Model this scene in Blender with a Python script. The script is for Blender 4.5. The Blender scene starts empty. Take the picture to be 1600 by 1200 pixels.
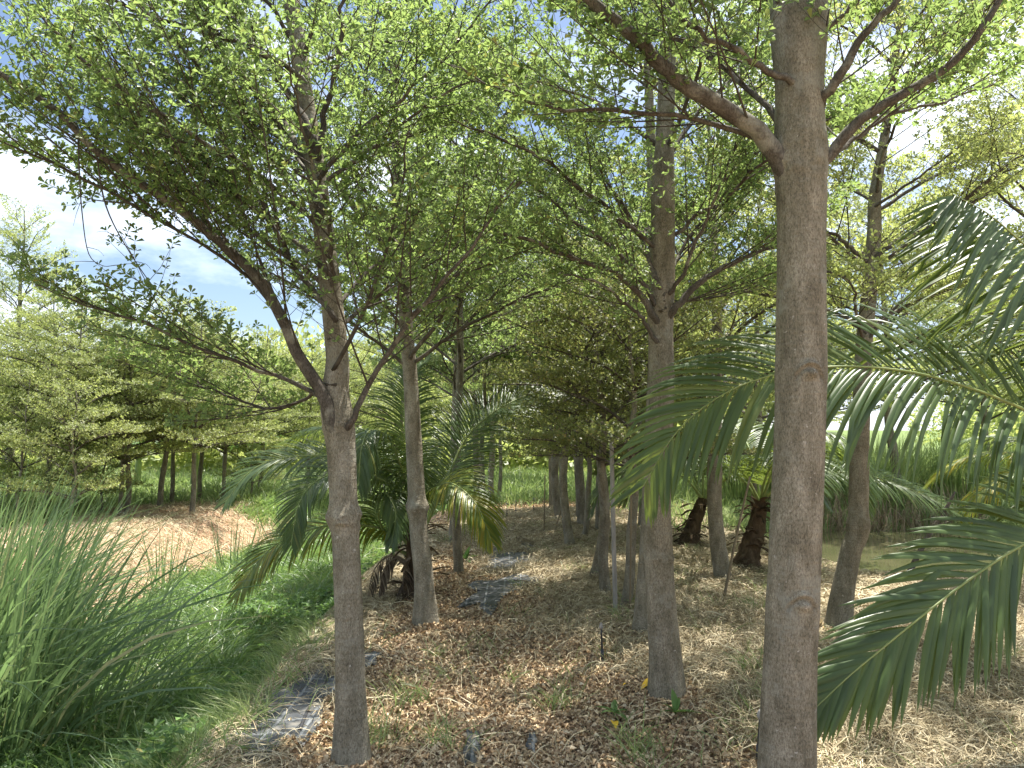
import bpy, math
import numpy as np
from math import radians, sin, cos, pi, atan, sqrt

# ------------------------------------------------------------------ camera, sky, sun, exposure
SC = bpy.context.scene
FPX = 1164.0                      # focal length in photo pixels (1600 wide)
EYE = 1.6
PITCH = atan(90 / FPX)
cam_d = bpy.data.cameras.new('camera'); cam = bpy.data.objects.new('camera', cam_d)
SC.collection.objects.link(cam); SC.camera = cam
cam_d.sensor_width = 36; cam_d.lens = 36 * FPX / 1600
cam_d.clip_start = 0.05; cam_d.clip_end = 2000
cam.location = (0, 0, EYE); cam.rotation_euler = (pi / 2 + PITCH, 0, 0)

SUN_EL, SUN_AZ = radians(70), radians(40)    # azimuth from +Y towards +X
world = bpy.data.worlds.new('World'); SC.world = world; world.use_nodes = True
wn = world.node_tree; wn.nodes.clear()
def wnode(t, **kw):
    n = wn.nodes.new(t)
    for k, v in kw.items(): setattr(n, k, v)
    return n
sky = wnode('ShaderNodeTexSky', sky_type='NISHITA', sun_disc=False)
sky.sun_elevation = SUN_EL; sky.sun_rotation = SUN_AZ
sky.air_density = 1.0; sky.dust_density = 1.2; sky.ozone_density = 1.2
tc = wnode('ShaderNodeTexCoord'); mp = wnode('ShaderNodeMapping'); mp.inputs['Scale'].default_value = (1, 1, 2.6)
nz = wnode('ShaderNodeTexNoise'); nz.inputs['Scale'].default_value = 3.1; nz.inputs['Detail'].default_value = 7; nz.inputs['Roughness'].default_value = .55
cr = wnode('ShaderNodeValToRGB'); cr.color_ramp.elements[0].position = .43; cr.color_ramp.elements[1].position = .62
mx = wnode('ShaderNodeMixRGB'); mx.inputs[2].default_value = (8.4, 9.2, 10.2, 1)
bg = wnode('ShaderNodeBackground'); bg.inputs['Strength'].default_value = .070
wo = wnode('ShaderNodeOutputWorld')
L = wn.links.new
L(tc.outputs['Generated'], mp.inputs[0]); L(mp.outputs[0], nz.inputs['Vector']); L(nz.outputs['Fac'], cr.inputs[0])
L(cr.outputs[0], mx.inputs[0]); L(sky.outputs[0], mx.inputs[1]); L(mx.outputs[0], bg.inputs[0]); L(bg.outputs[0], wo.inputs[0])

sun_d = bpy.data.lights.new('sun', 'SUN'); sun_d.energy = 5.0; sun_d.angle = radians(.53); sun_d.color = (1, .95, .87)
sun = bpy.data.objects.new('sun', sun_d); SC.collection.objects.link(sun)
sun.rotation_euler = (pi / 2 - SUN_EL, 0, pi - SUN_AZ)   # lamp's -Z points away from the sun
SC.view_settings.view_transform = 'Standard'; SC.view_settings.look = 'None'
SC.view_settings.exposure = 1.48; SC.view_settings.gamma = 1
SC.render.engine = 'CYCLES'
cy = SC.cycles
cy.max_bounces = 8; cy.diffuse_bounces = 4; cy.glossy_bounces = 3; cy.transmission_bounces = 5; cy.transparent_max_bounces = 8
cy.caustics_reflective = False; cy.caustics_refractive = False
cy.use_denoising = True; cy.use_adaptive_sampling = True; cy.adaptive_threshold = .02
cy.sample_clamp_indirect = 6

# ------------------------------------------------------------------ helpers
C = SC.collection
A = np.asarray
def P(px, py, y):
    """point seen at photo pixel (px,py), y metres in front"""
    sx, sy = (px - 800) / FPX, (600 - py) / FPX
    d = A([sx, cos(PITCH) - sy * sin(PITCH), sin(PITCH) + sy * cos(PITCH)])
    t = y / d[1]
    return A([d[0] * t, y, EYE + d[2] * t])

def norm(v): return v / np.maximum(np.linalg.norm(v, axis=-1, keepdims=True), 1e-9)

def _h(ix, iy, seed):
    n = (ix.astype(np.int64) * 374761393 + iy.astype(np.int64) * 668265263 + seed * 974634777) & 0x7fffffff
    n = ((n ^ (n >> 13)) * 1274126177) & 0x7fffffff
    return ((n ^ (n >> 16)) & 0xffff) / 65535.0
def noise2(x, y, seed=0):
    x, y = np.asarray(x, float), np.asarray(y, float)
    ix, iy = np.floor(x), np.floor(y); fx, fy = x - ix, y - iy
    fx = fx * fx * (3 - 2 * fx); fy = fy * fy * (3 - 2 * fy)
    a, b = _h(ix, iy, seed), _h(ix + 1, iy, seed); c, d = _h(ix, iy + 1, seed), _h(ix + 1, iy + 1, seed)
    return (a * (1 - fx) + b * fx) * (1 - fy) + (c * (1 - fx) + d * fx) * fy
def fbm(x, y, seed=0, o=4):
    s = 0; a = .5
    for k in range(o): s = s + a * noise2(x * 2 ** k, y * 2 ** k, seed + k); a /= 2
    return s / .94
def smooth(a, b, x):
    t = np.clip((x - a) / (b - a), 0, 1); return t * t * (3 - 2 * t)

def mk_mesh(name, V, F, mats, uv=None, smooth_=True, attr=None, midx=None):
    V = A(V, dtype=np.float32).reshape(-1, 3)
    F = [A(f, dtype=np.int32) for f in (F if isinstance(F, (list, tuple)) else [F])]
    F = [f for f in F if len(f)]
    loops = np.concatenate([f.ravel() for f in F]) ; sizes = np.concatenate([np.full(len(f), f.shape[1], np.int32) for f in F])
    starts = np.concatenate([[0], np.cumsum(sizes)[:-1]]).astype(np.int32)
    me = bpy.data.meshes.new(name)
    me.vertices.add(len(V)); me.vertices.foreach_set('co', V.ravel())
    me.loops.add(len(loops)); me.loops.foreach_set('vertex_index', loops)
    me.polygons.add(len(sizes)); me.polygons.foreach_set('loop_start', starts); me.polygons.foreach_set('loop_total', sizes)
    me.polygons.foreach_set('use_smooth', np.full(len(sizes), smooth_, bool))
    if midx is not None: me.polygons.foreach_set('material_index', A(midx, dtype=np.int32))
    for m in (mats if isinstance(mats, (list, tuple)) else [mats]): me.materials.append(m)
    if attr is not None:
        for k, v in attr.items():
            at = me.attributes.new(k, 'FLOAT', 'POINT'); at.data.foreach_set('value', A(v, dtype=np.float32))
    me.update(); me.validate()
    return me
def obj(name, me, parent=None, **props):
    o = bpy.data.objects.new(name, me); C.objects.link(o)
    if parent is not None: o.parent = parent
    for k, v in props.items(): o[k] = v
    return o
def empty(name, loc, label, cat, group=None):
    o = bpy.data.objects.new(name, None); C.objects.link(o); o.location = tuple(loc); o.empty_display_size = .2
    o['label'] = label; o['category'] = cat
    if group: o['group'] = group
    return o

class Geo:
    def __init__(s): s.V = []; s.Q = []; s.T = []; s.n = 0; s.at = []
    def add(s, V, Q=None, T=None, a=0.0):
        V = A(V).reshape(-1, 3); s.V.append(V)
        if Q is not None and len(Q): s.Q.append(A(Q).reshape(-1, 4) + s.n)
        if T is not None and len(T): s.T.append(A(T).reshape(-1, 3) + s.n)
        s.at.append(np.broadcast_to(A(a, dtype=float), (len(V),)))
        s.n += len(V)
    def mesh(s, name, mats, off=None, smooth_=True, attr=None):
        V = np.concatenate(s.V)
        if off is not None: V = V - A(off)
        F = []
        if s.Q: F.append(np.concatenate(s.Q))
        if s.T: F.append(np.concatenate(s.T))
        return mk_mesh(name, V, F, mats, smooth_=smooth_, attr={attr: np.concatenate(s.at)} if attr else None)

def resample(pts, n, extra=None):
    """Catmull-Rom through pts"""
    pts = A(pts, dtype=float); m = len(pts)
    if m == 2: pts = A([pts[0], (pts[0] + pts[1]) / 2, pts[1]]); m = 3
    p = np.vstack([2 * pts[0] - pts[1], pts, 2 * pts[-1] - pts[-2]])
    u = np.linspace(0, m - 1 - 1e-6, n); i = np.floor(u).astype(int); f = (u - i)[:, None]
    a, b, c, d = p[i], p[i + 1], p[i + 2], p[i + 3]
    return .5 * (2 * b + (c - a) * f + (2 * a - 5 * b + 4 * c - d) * f * f + (3 * b - a - 3 * c + d) * f ** 3)
def arclen(p): return np.concatenate([[0], np.cumsum(np.linalg.norm(np.diff(p, axis=0), axis=1))])

def tubes(g, Pt, R, sides=4, a=0.0):
    """batch of tapered tubes Pt[N,K,3], R[N,K]"""
    Pt = A(Pt); N, K = Pt.shape[:2]
    if N == 0: return
    T = norm(np.gradient(Pt, axis=1))
    ref = np.where(np.abs(T[:, :1, 2:3]) > .8, A([1., 0, 0]), A([0, 0, 1.]))
    U = norm(np.cross(T, np.broadcast_to(ref, T.shape))); W = np.cross(T, U)
    th = np.arange(sides) * 2 * pi / sides
    V = Pt[:, :, None] + R[:, :, None, None] * (U[:, :, None] * np.cos(th)[None, None, :, None] + W[:, :, None] * np.sin(th)[None, None, :, None])
    idx = np.arange(N * K * sides).reshape(N, K, sides)
    q = np.stack([idx[:, :-1], np.roll(idx[:, :-1], -1, 2), np.roll(idx[:, 1:], -1, 2), idx[:, 1:]], -1)
    g.add(V, q, a=a)

def tube1(g, pts, radii, n=12, sides=8, cap=True, a=0.0):
    pts = A(pts, dtype=float); p = resample(pts, n); r = np.interp(np.linspace(0, 1, n), np.linspace(0, 1, len(radii)), radii)
    n0 = g.n; tubes(g, p[None], r[None], sides, a=a)
    if cap:
        for k, s in ((0, -1), (n - 1, 1)):
            ring = np.arange(sides) + k * sides
            t = [(ring[0], ring[j], ring[j + 1]) if s > 0 else (ring[0], ring[j + 1], ring[j]) for j in range(1, sides - 1)]
            g.T.append(A(t) + n0)
    return p

def bark_tube(g, path, rad, rng, n=90, sides=22, amp=.035, bumps=(), flare=.35, flare_h=.16, scars=()):
    """trunk: rings along a path with knots (bumps: (height fraction, size, width)) and root flare"""
    p = resample(path, n); s = arclen(p); u = s / s[-1]
    r = np.interp(u, np.linspace(0, 1, len(rad)) if np.ndim(rad[0]) == 0 else [q[0] for q in rad], rad if np.ndim(rad[0]) == 0 else [q[1] for q in rad])
    r = r * (1 + flare * np.exp(-s / flare_h))
    for (f, a, w) in bumps: r = r * (1 + a * np.exp(-((s - f) / w) ** 2))
    T = norm(np.gradient(p, axis=0)); U = norm(np.cross(T, A([0, 1., 0]))); W = np.cross(T, U)
    th = np.arange(sides) * 2 * pi / sides
    TH, S = np.meshgrid(th, s)
    sd = int(rng.integers(1000))
    k = 1 + amp * (2 * fbm(np.cos(TH) * 1.6 + 7, np.sin(TH) * 1.6 + S * 3.1, sd) - 1) + amp * .5 * (2 * fbm(np.cos(TH) * 7 + 17, np.sin(TH) * 7 + S * 16, sd + 9) - 1)
    k += flare * .35 * np.exp(-S / (flare_h * 1.1)) * np.sin(TH * 5 + sd)
    for (f, a, w) in bumps: k += abs(a) * .4 * np.exp(-((S - f) / w) ** 2) * (2 * noise2(TH * 2.1, S * 25, sd + 3) - 1)
    for (sz, sth, sw, sh, dp) in scars:      # arched ridge like an eyelid left by a shed limb
        dth = (TH - sth + pi) % (2 * pi) - pi; x = dth / sw; y = (S - sz) / sh
        arch = y - (1 - x * x) * .9
        k += dp * np.exp(-(arch / .22) ** 2) * (np.abs(x) < 1.25) * np.clip(1.4 - np.abs(x), 0, 1)
        k -= dp * .8 * np.exp(-((arch + .35) / .25) ** 2) * (np.abs(x) < 1)
        k += dp * 1.3 * np.exp(-(x ** 2 * 3 + (y - .1) ** 2 * 5))
    V = p[:, None] + (r[:, None] * k)[..., None] * (U[:, None] * np.cos(TH)[..., None] + W[:, None] * np.sin(TH)[..., None])
    idx = np.arange(n * sides).reshape(n, sides)
    q = np.stack([idx[:-1], np.roll(idx[:-1], -1, 1), np.roll(idx[1:], -1, 1), idx[1:]], -1)
    g.add(V, q)
    return p, r

# ------------------------------------------------------------------ materials
def mat(name): 
    m = bpy.data.materials.new(name); m.use_nodes = True; m.node_tree.nodes.clear(); return m, m.node_tree
def nd(t, typ, **kw):
    n = t.nodes.new(typ)
    for k, v in kw.items():
        if k in n.inputs: n.inputs[k].default_value = v
        else: setattr(n, k, v)
    return n
def ramp(t, stops):
    n = t.nodes.new('ShaderNodeValToRGB'); e = n.color_ramp.elements
    while len(e) > 1: e.remove(e[-1])
    e[0].position = stops[0][0]; e[0].color = (*stops[0][1], 1)
    for p_, c in stops[1:]:
        x = e.new(p_); x.color = (*c, 1)
    return n

def leaf_mat(name, stops, trans, tw=.45, gloss=.045, rough=.5, patch=.35):
    m, t = mat(name); l = t.links.new
    g = nd(t, 'ShaderNodeNewGeometry'); tc_ = nd(t, 'ShaderNodeTexCoord')
    nz = nd(t, 'ShaderNodeTexNoise', Scale=1.3, Detail=3.0); l(tc_.outputs['Object'], nz.inputs['Vector'])
    mi = nd(t, 'ShaderNodeMath', operation='MULTIPLY_ADD'); mi.inputs[1].default_value = patch; 
    sub = nd(t, 'ShaderNodeMath', operation='MULTIPLY'); sub.inputs[1].default_value = 1 - patch * .6
    l(g.outputs['Random Per Island'], sub.inputs[0]); l(nz.outputs['Fac'], mi.inputs[0]); l(sub.outputs[0], mi.inputs[2])
    r = ramp(t, stops); l(mi.outputs[0], r.inputs[0])
    df = nd(t, 'ShaderNodeBsdfDiffuse'); l(r.outputs[0], df.inputs[0])
    tr = nd(t, 'ShaderNodeBsdfTranslucent')
    mul = nd(t, 'ShaderNodeMixRGB', blend_type='MIX'); mul.inputs[0].default_value = .55; mul.inputs[2].default_value = (*trans, 1)
    l(r.outputs[0], mul.inputs[1]); l(mul.outputs[0], tr.inputs[0])
    mx = nd(t, 'ShaderNodeMixShader'); mx.inputs[0].default_value = tw; l(df.outputs[0], mx.inputs[1]); l(tr.outputs[0], mx.inputs[2])
    gl = nd(t, 'ShaderNodeBsdfGlossy', Roughness=rough); gl.inputs['Color'].default_value = (1, 1, 1, 1)
    fr = nd(t, 'ShaderNodeLayerWeight', Blend=.25); ml = nd(t, 'ShaderNodeMath', operation='MULTIPLY_ADD'); ml.inputs[1].default_value = gloss * 2.2; ml.inputs[2].default_value = gloss * .35
    l(fr.outputs['Facing'], ml.inputs[0])
    m2 = nd(t, 'ShaderNodeMixShader'); l(ml.outputs[0], m2.inputs[0]); l(mx.outputs[0], m2.inputs[1]); l(gl.outputs[0], m2.inputs[2])
    o = nd(t, 'ShaderNodeOutputMaterial'); l(m2.outputs[0], o.inputs[0])
    return m

def surf_mat(name, stops, scale=(8, 8, 8), detail=6, rough=.85, bump=.4, bdist=.01, bscale=None, spec=.25, island=0., nrough=.6, speck=None, rings=0, grain=None):
    m, t = mat(name); l = t.links.new
    tc_ = nd(t, 'ShaderNodeTexCoord'); mp = nd(t, 'ShaderNodeMapping'); mp.inputs['Scale'].default_value = scale
    l(tc_.outputs['Object'], mp.inputs[0])
    nz = nd(t, 'ShaderNodeTexNoise', Scale=1.0, Detail=float(detail), Roughness=nrough); l(mp.outputs[0], nz.inputs['Vector'])
    fac = nz.outputs['Fac']
    if island:
        g = nd(t, 'ShaderNodeNewGeometry'); a = nd(t, 'ShaderNodeMath', operation='MULTIPLY_ADD'); a.inputs[1].default_value = island
        s = nd(t, 'ShaderNodeMath', operation='MULTIPLY'); s.inputs[1].default_value = 1 - island
        l(fac, s.inputs[0]); l(g.outputs['Random Per Island'], a.inputs[0]); l(s.outputs[0], a.inputs[2]); fac = a.outputs[0]
    r = ramp(t, stops); l(fac, r.inputs[0]); col = r.outputs[0]
    if speck:
        n2 = nd(t, 'ShaderNodeTexNoise', Scale=speck[0], Detail=3.0, Roughness=.7); l(tc_.outputs['Object'], n2.inputs['Vector'])
        r2 = ramp(t, [(speck[1], (0, 0, 0)), (speck[1] + .06, (1, 1, 1))]); l(n2.outputs['Fac'], r2.inputs[0])
        mm = nd(t, 'ShaderNodeMixRGB'); mm.inputs[2].default_value = (*speck[2], 1); l(r2.outputs[0], mm.inputs[0]); l(col, mm.inputs[1]); col = mm.outputs[0]
    if grain:
        mpg = nd(t, 'ShaderNodeMapping'); mpg.inputs['Scale'].default_value = grain; l(tc_.outputs['Object'], mpg.inputs[0])
        ng = nd(t, 'ShaderNodeTexNoise', Scale=1.0, Detail=5.0, Roughness=.8); l(mpg.outputs[0], ng.inputs['Vector'])
        rg = ramp(t, [(.34, (.52, .51, .50)), (.5, (1, 1, 1)), (.66, (1.28, 1.29, 1.30))]); l(ng.outputs['Fac'], rg.inputs[0])
        mg = nd(t, 'ShaderNodeMixRGB', blend_type='MULTIPLY'); mg.inputs[0].default_value = .85; l(col, mg.inputs[1]); l(rg.outputs[0], mg.inputs[2])
        nb = nd(t, 'ShaderNodeTexNoise', Scale=5.5, Detail=5.0, Roughness=.65); l(tc_.outputs['Object'], nb.inputs['Vector'])
        rb = ramp(t, [(.54, (0, 0, 0)), (.64, (.75, .75, .75))]); l(nb.outputs['Fac'], rb.inputs[0])
        mb = nd(t, 'ShaderNodeMixRGB'); mb.inputs[2].default_value = (.27, .262, .215, 1); l(rb.outputs[0], mb.inputs[0]); l(mg.outputs[0], mb.inputs[1])
        mz = nd(t, 'ShaderNodeMixRGB', blend_type='MULTIPLY'); mz.inputs[0].default_value = .6; l(mb.outputs[0], mz.inputs[1]); l(rg.outputs[0], mz.inputs[2]); col = mz.outputs[0]
    pb = nd(t, 'ShaderNodeBsdfPrincipled', Roughness=rough); pb.inputs['Specular IOR Level'].default_value = spec
    l(col, pb.inputs['Base Color'])
    if bump:
        mp2 = nd(t, 'ShaderNodeMapping'); mp2.inputs['Scale'].default_value = bscale or tuple(q * 4 for q in scale); l(tc_.outputs['Object'], mp2.inputs[0])
        n3 = nd(t, 'ShaderNodeTexNoise', Scale=1.0, Detail=8.0, Roughness=.7); l(mp2.outputs[0], n3.inputs['Vector'])
        hh = n3.outputs['Fac']
        if rings:
            mp3 = nd(t, 'ShaderNodeMapping'); mp3.inputs['Scale'].default_value = (3, 3, rings); l(tc_.outputs['Object'], mp3.inputs[0])
            n4 = nd(t, 'ShaderNodeTexNoise', Scale=1.0, Detail=4.0, Roughness=.6); l(mp3.outputs[0], n4.inputs['Vector'])
            ad = nd(t, 'ShaderNodeMath', operation='ADD'); l(hh, ad.inputs[0]); l(n4.outputs['Fac'], ad.inputs[1]); hh = ad.outputs[0]
        b = nd(t, 'ShaderNodeBump', Strength=bump, Distance=bdist); l(hh, b.inputs['Height']); l(b.outputs[0], pb.inputs['Normal'])
    o = nd(t, 'ShaderNodeOutputMaterial'); l(pb.outputs[0], o.inputs[0])
    return m

M = {}
M['leaf'] = leaf_mat('broad_leaf', [(0, (.060, .100, .032)), (.35, (.095, .148, .044)), (.75, (.14, .20, .058)), (.94, (.22, .26, .075)), (1, (.42, .33, .08))], (.45, .62, .17), tw=.55)
M['leaf_pale'] = leaf_mat('pale_leaf', [(0, (.12, .17, .055)), (.5, (.22, .27, .085)), (.9, (.32, .36, .12)), (1, (.44, .38, .12))], (.62, .70, .20), tw=.55)
M['leaf_olive'] = leaf_mat('olive_leaf', [(0, (.075, .105, .035)), (.5, (.13, .165, .05)), (.88, (.19, .21, .07)), (1, (.36, .24, .09))], (.50, .56, .15), tw=.52)
M['bark'] = surf_mat('grey_brown_bark', [(.25, (.115, .101, .074)), (.45, (.19, .170, .126)), (.62, (.27, .243, .187)), (.8, (.38, .355, .29))], scale=(14, 14, 5), bump=.9, bdist=.010, bscale=(70, 70, 24), rough=.9, spec=.15, speck=(34, .66, (.42, .39, .34)), rings=42, grain=(170, 170, 75))
M['bark_dark'] = surf_mat('dark_bark', [(.25, (.058, .050, .041)), (.5, (.10, .088, .073)), (.8, (.17, .155, .13))], scale=(14, 14, 5), bump=.8, bdist=.01, bscale=(60, 60, 22), rough=.9, spec=.15, speck=(30, .69, (.32, .29, .25)), rings=30, grain=(160, 160, 70))
M['twig'] = surf_mat('twig_bark', [(.3, (.045, .038, .030)), (.6, (.085, .073, .056)), (.8, (.14, .12, .095))], scale=(20, 20, 20), bump=.3, bdist=.003, rough=.85, spec=.2)
M['frond'] = leaf_mat('palm_leaflet', [(0, (.045, .078, .028)), (.5, (.062, .105, .034)), (.9, (.085, .135, .040)), (1, (.16, .18, .05))], (.42, .54, .07), tw=.33, gloss=.05, rough=.38, patch=.3)
M['frond_yellow'] = leaf_mat('yellowing_palm_leaflet', [(0, (.06, .12, .022)), (.45, (.12, .19, .03)), (.8, (.26, .28, .035)), (1, (.42, .30, .03))], (.52, .58, .03), tw=.5, gloss=.05, rough=.4)
M['rachis'] = surf_mat('palm_rachis', [(.3, (.13, .19, .05)), (.7, (.27, .31, .10))], scale=(4, 4, 4), bump=.1, rough=.45, spec=.5)
M['fibre'] = surf_mat('palm_fibre', [(.25, (.035, .025, .018)), (.5, (.11, .078, .05)), (.8, (.26, .19, .12))], scale=(18, 18, 6), bump=1, bdist=.02, bscale=(50, 50, 14), rough=.95, spec=.1, island=.3)
M['dead'] = surf_mat('dead_frond', [(.2, (.06, .045, .034)), (.5, (.16, .125, .09)), (.85, (.34, .28, .20))], scale=(12, 12, 12), bump=.5, rough=.9, spec=.15, island=.6)
M['litter'] = surf_mat('dry_leaf', [(.08, (.16, .105, .062)), (.35, (.37, .26, .155)), (.6, (.60, .46, .29)), (.9, (.78, .66, .46))], scale=(40, 40, 40), bump=0, rough=.75, spec=.25, island=.8)
M['straw'] = surf_mat('dry_straw', [(.08, (.17, .13, .075)), (.4, (.37, .30, .18)), (.7, (.54, .46, .295)), (.95, (.66, .59, .42))], scale=(10, 10, 10), bump=0, rough=.7, spec=.3, island=.8)
M['grass'] = leaf_mat('green_grass', [(0, (.06, .12, .035)), (.45, (.105, .185, .055)), (.85, (.18, .28, .085)), (1, (.40, .37, .15))], (.34, .52, .12), tw=.45, gloss=.07, rough=.45, patch=.5)
M['grass_pale'] = leaf_mat('pale_grass', [(0, (.11, .17, .06)), (.5, (.19, .27, .09)), (.9, (.31, .37, .15)), (1, (.46, .41, .22))], (.36, .48, .14), tw=.45, gloss=.06, rough=.5, patch=.5)
M['reed'] = leaf_mat('reed_blade', [(0, (.06, .105, .05)), (.5, (.10, .165, .075)), (.88, (.17, .24, .11)), (1, (.42, .37, .20))], (.30, .46, .14), tw=.4, gloss=.05, rough=.45, patch=.35)
M['weed'] = leaf_mat('weed_leaf', [(0, (.05, .11, .035)), (.5, (.09, .17, .05)), (.92, (.15, .26, .07)), (1, (.32, .28, .08))], (.26, .44, .09), tw=.42, gloss=.03, rough=.5)
M['dryreed'] = surf_mat('dry_reed', [(.2, (.14, .10, .06)), (.7, (.36, .29, .19))], scale=(10, 10, 10), bump=0, island=.7)
M['hose'] = surf_mat('black_hose', [(.3, (.018, .018, .02)), (.7, (.04, .04, .045))], bump=.1, rough=.42, spec=.5)
M['stake_grey'] = surf_mat('weathered_post', [(.3, (.22, .21, .19)), (.7, (.40, .38, .35))], scale=(30, 30, 4), bump=.3, rough=.8)
M['bamboo'] = surf_mat('weathered_bamboo', [(.3, (.13, .10, .065)), (.7, (.30, .245, .16))], scale=(20, 20, 3), bump=.2, rough=.7)
M['yellowleaf'] = surf_mat('yellow_fallen_leaf', [(.3, (.60, .36, .03)), (.7, (.75, .52, .06))], bump=0, rough=.6)

def mat_mesh():
    m, t = mat('weed_mat_fabric'); l = t.links.new
    tc_ = nd(t, 'ShaderNodeTexCoord')
    sep = nd(t, 'ShaderNodeSeparateXYZ'); l(tc_.outputs['Object'], sep.inputs[0])
    def lines(sock, freq, w):
        a = nd(t, 'ShaderNodeMath', operation='MULTIPLY'); a.inputs[1].default_value = freq; l(sock, a.inputs[0])
        f = nd(t, 'ShaderNodeMath', operation='FRACT'); l(a.outputs[0], f.inputs[0])
        c = nd(t, 'ShaderNodeMath', operation='LESS_THAN'); c.inputs[1].default_value = w; l(f.outputs[0], c.inputs[0]); return c.outputs[0]
    a = lines(sep.outputs[0], 5.5, .09); b = lines(sep.outputs[1], 4.3, .07)
    mxm = nd(t, 'ShaderNodeMath', operation='MAXIMUM'); l(a, mxm.inputs[0]); l(b, mxm.inputs[1])
    nz = nd(t, 'ShaderNodeTexNoise', Scale=9.0, Detail=6.0); l(tc_.outputs['Object'], nz.inputs['Vector'])
    r = ramp(t, [(.35, (.028, .030, .033)), (.55, (.055, .060, .064)), (.72, (.16, .15, .13))]); l(nz.outputs['Fac'], r.inputs[0])
    mm = nd(t, 'ShaderNodeMixRGB'); mm.inputs[2].default_value = (.15, .16, .165, 1); l(mxm.outputs[0], mm.inputs[0]); l(r.outputs[0], mm.inputs[1])
    pb = nd(t, 'ShaderNodeBsdfPrincipled', Roughness=.58); l(mm.outputs[0], pb.inputs['Base Color'])
    n2 = nd(t, 'ShaderNodeTexNoise', Scale=260.0, Detail=2.0); l(tc_.outputs['Object'], n2.inputs['Vector'])
    bp = nd(t, 'ShaderNodeBump', Strength=.35, Distance=.003); l(n2.outputs['Fac'], bp.inputs['Height']); l(bp.outputs[0], pb.inputs['Normal'])
    o = nd(t, 'ShaderNodeOutputMaterial'); l(pb.outputs[0], o.inputs[0]); return m
M['mat'] = mat_mesh()

def water_mat(name, col, tint):
    m, t = mat(name); l = t.links.new
    tc_ = nd(t, 'ShaderNodeTexCoord'); mp = nd(t, 'ShaderNodeMapping'); mp.inputs['Scale'].default_value = (1.2, 3.2, 1); l(tc_.outputs['Object'], mp.inputs[0])
    nz = nd(t, 'ShaderNodeTexNoise', Scale=2.2, Detail=4.0); l(mp.outputs[0], nz.inputs['Vector'])
    n2 = nd(t, 'ShaderNodeTexNoise', Scale=.8, Detail=5.0); l(tc_.outputs['Object'], n2.inputs['Vector'])
    r = ramp(t, [(.4, col), (.65, tint)]); l(n2.outputs['Fac'], r.inputs[0])
    pb = nd(t, 'ShaderNodeBsdfPrincipled', Roughness=.05, IOR=1.33); l(r.outputs[0], pb.inputs['Base Color'])
    pb.inputs['Specular IOR Level'].default_value = .9
    b = nd(t, 'ShaderNodeBump', Strength=.06, Distance=.05); l(nz.outputs['Fac'], b.inputs['Height']); l(b.outputs[0], pb.inputs['Normal'])
    o = nd(t, 'ShaderNodeOutputMaterial'); l(pb.outputs[0], o.inputs[0]); return m
M['water'] = water_mat('ditch_water', (.05, .06, .035), (.09, .10, .06))
M['pond'] = water_mat('pond_water', (.07, .075, .035), (.11, .105, .055))

def ground_mat():
    m, t = mat('ground_soil'); l = t.links.new
    tc_ = nd(t, 'ShaderNodeTexCoord')
    def at(n): return nd(t, 'ShaderNodeAttribute', attribute_name=n).outputs['Fac']
    nz = nd(t, 'ShaderNodeTexNoise', Scale=38.0, Detail=8.0, Roughness=.75); l(tc_.outputs['Object'], nz.inputs['Vector'])
    nb = nd(t, 'ShaderNodeTexNoise', Scale=2.2, Detail=6.0, Roughness=.6); l(tc_.outputs['Object'], nb.inputs['Vector'])
    av = nd(t, 'ShaderNodeMath', operation='MULTIPLY_ADD'); av.inputs[1].default_value = .35
    sb = nd(t, 'ShaderNodeMath', operation='MULTIPLY'); sb.inputs[1].default_value = .65
    l(nb.outputs['Fac'], av.inputs[0]); l(nz.outputs['Fac'], sb.inputs[0]); l(sb.outputs[0], av.inputs[2]); f = av.outputs[0]
    lit = ramp(t, [(.33, (.10, .07, .047)), (.47, (.23, .165, .11)), (.6, (.40, .31, .22)), (.72, (.54, .45, .34))]); l(f, lit.inputs[0])
    san = ramp(t, [(.33, (.27, .16, .095)), (.5, (.43, .275, .175)), (.66, (.56, .40, .27))]); l(f, san.inputs[0])
    grn = ramp(t, [(.33, (.06, .09, .03)), (.5, (.13, .18, .06)), (.62, (.22, .27, .11)), (.72, (.34, .32, .17))]); l(f, grn.inputs[0])
    m1 = nd(t, 'ShaderNodeMixRGB'); l(at('sand'), m1.inputs[0]); l(lit.outputs[0], m1.inputs[1]); l(san.outputs[0], m1.inputs[2])
    m2 = nd(t, 'ShaderNodeMixRGB'); l(at('green'), m2.inputs[0]); l(m1.outputs[0], m2.inputs[1]); l(grn.outputs[0], m2.inputs[2])
    pb = nd(t, 'ShaderNodeBsdfPrincipled', Roughness=.95); pb.inputs['Specular IOR Level'].default_value = .1; l(m2.outputs[0], pb.inputs['Base Color'])
    b = nd(t, 'ShaderNodeBump', Strength=.8, Distance=.03); l(nz.outputs['Fac'], b.inputs['Height']); l(b.outputs[0], pb.inputs['Normal'])
    o = nd(t, 'ShaderNodeOutputMaterial'); l(pb.outputs[0], o.inputs[0]); return m
M['ground'] = ground_mat()

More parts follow.
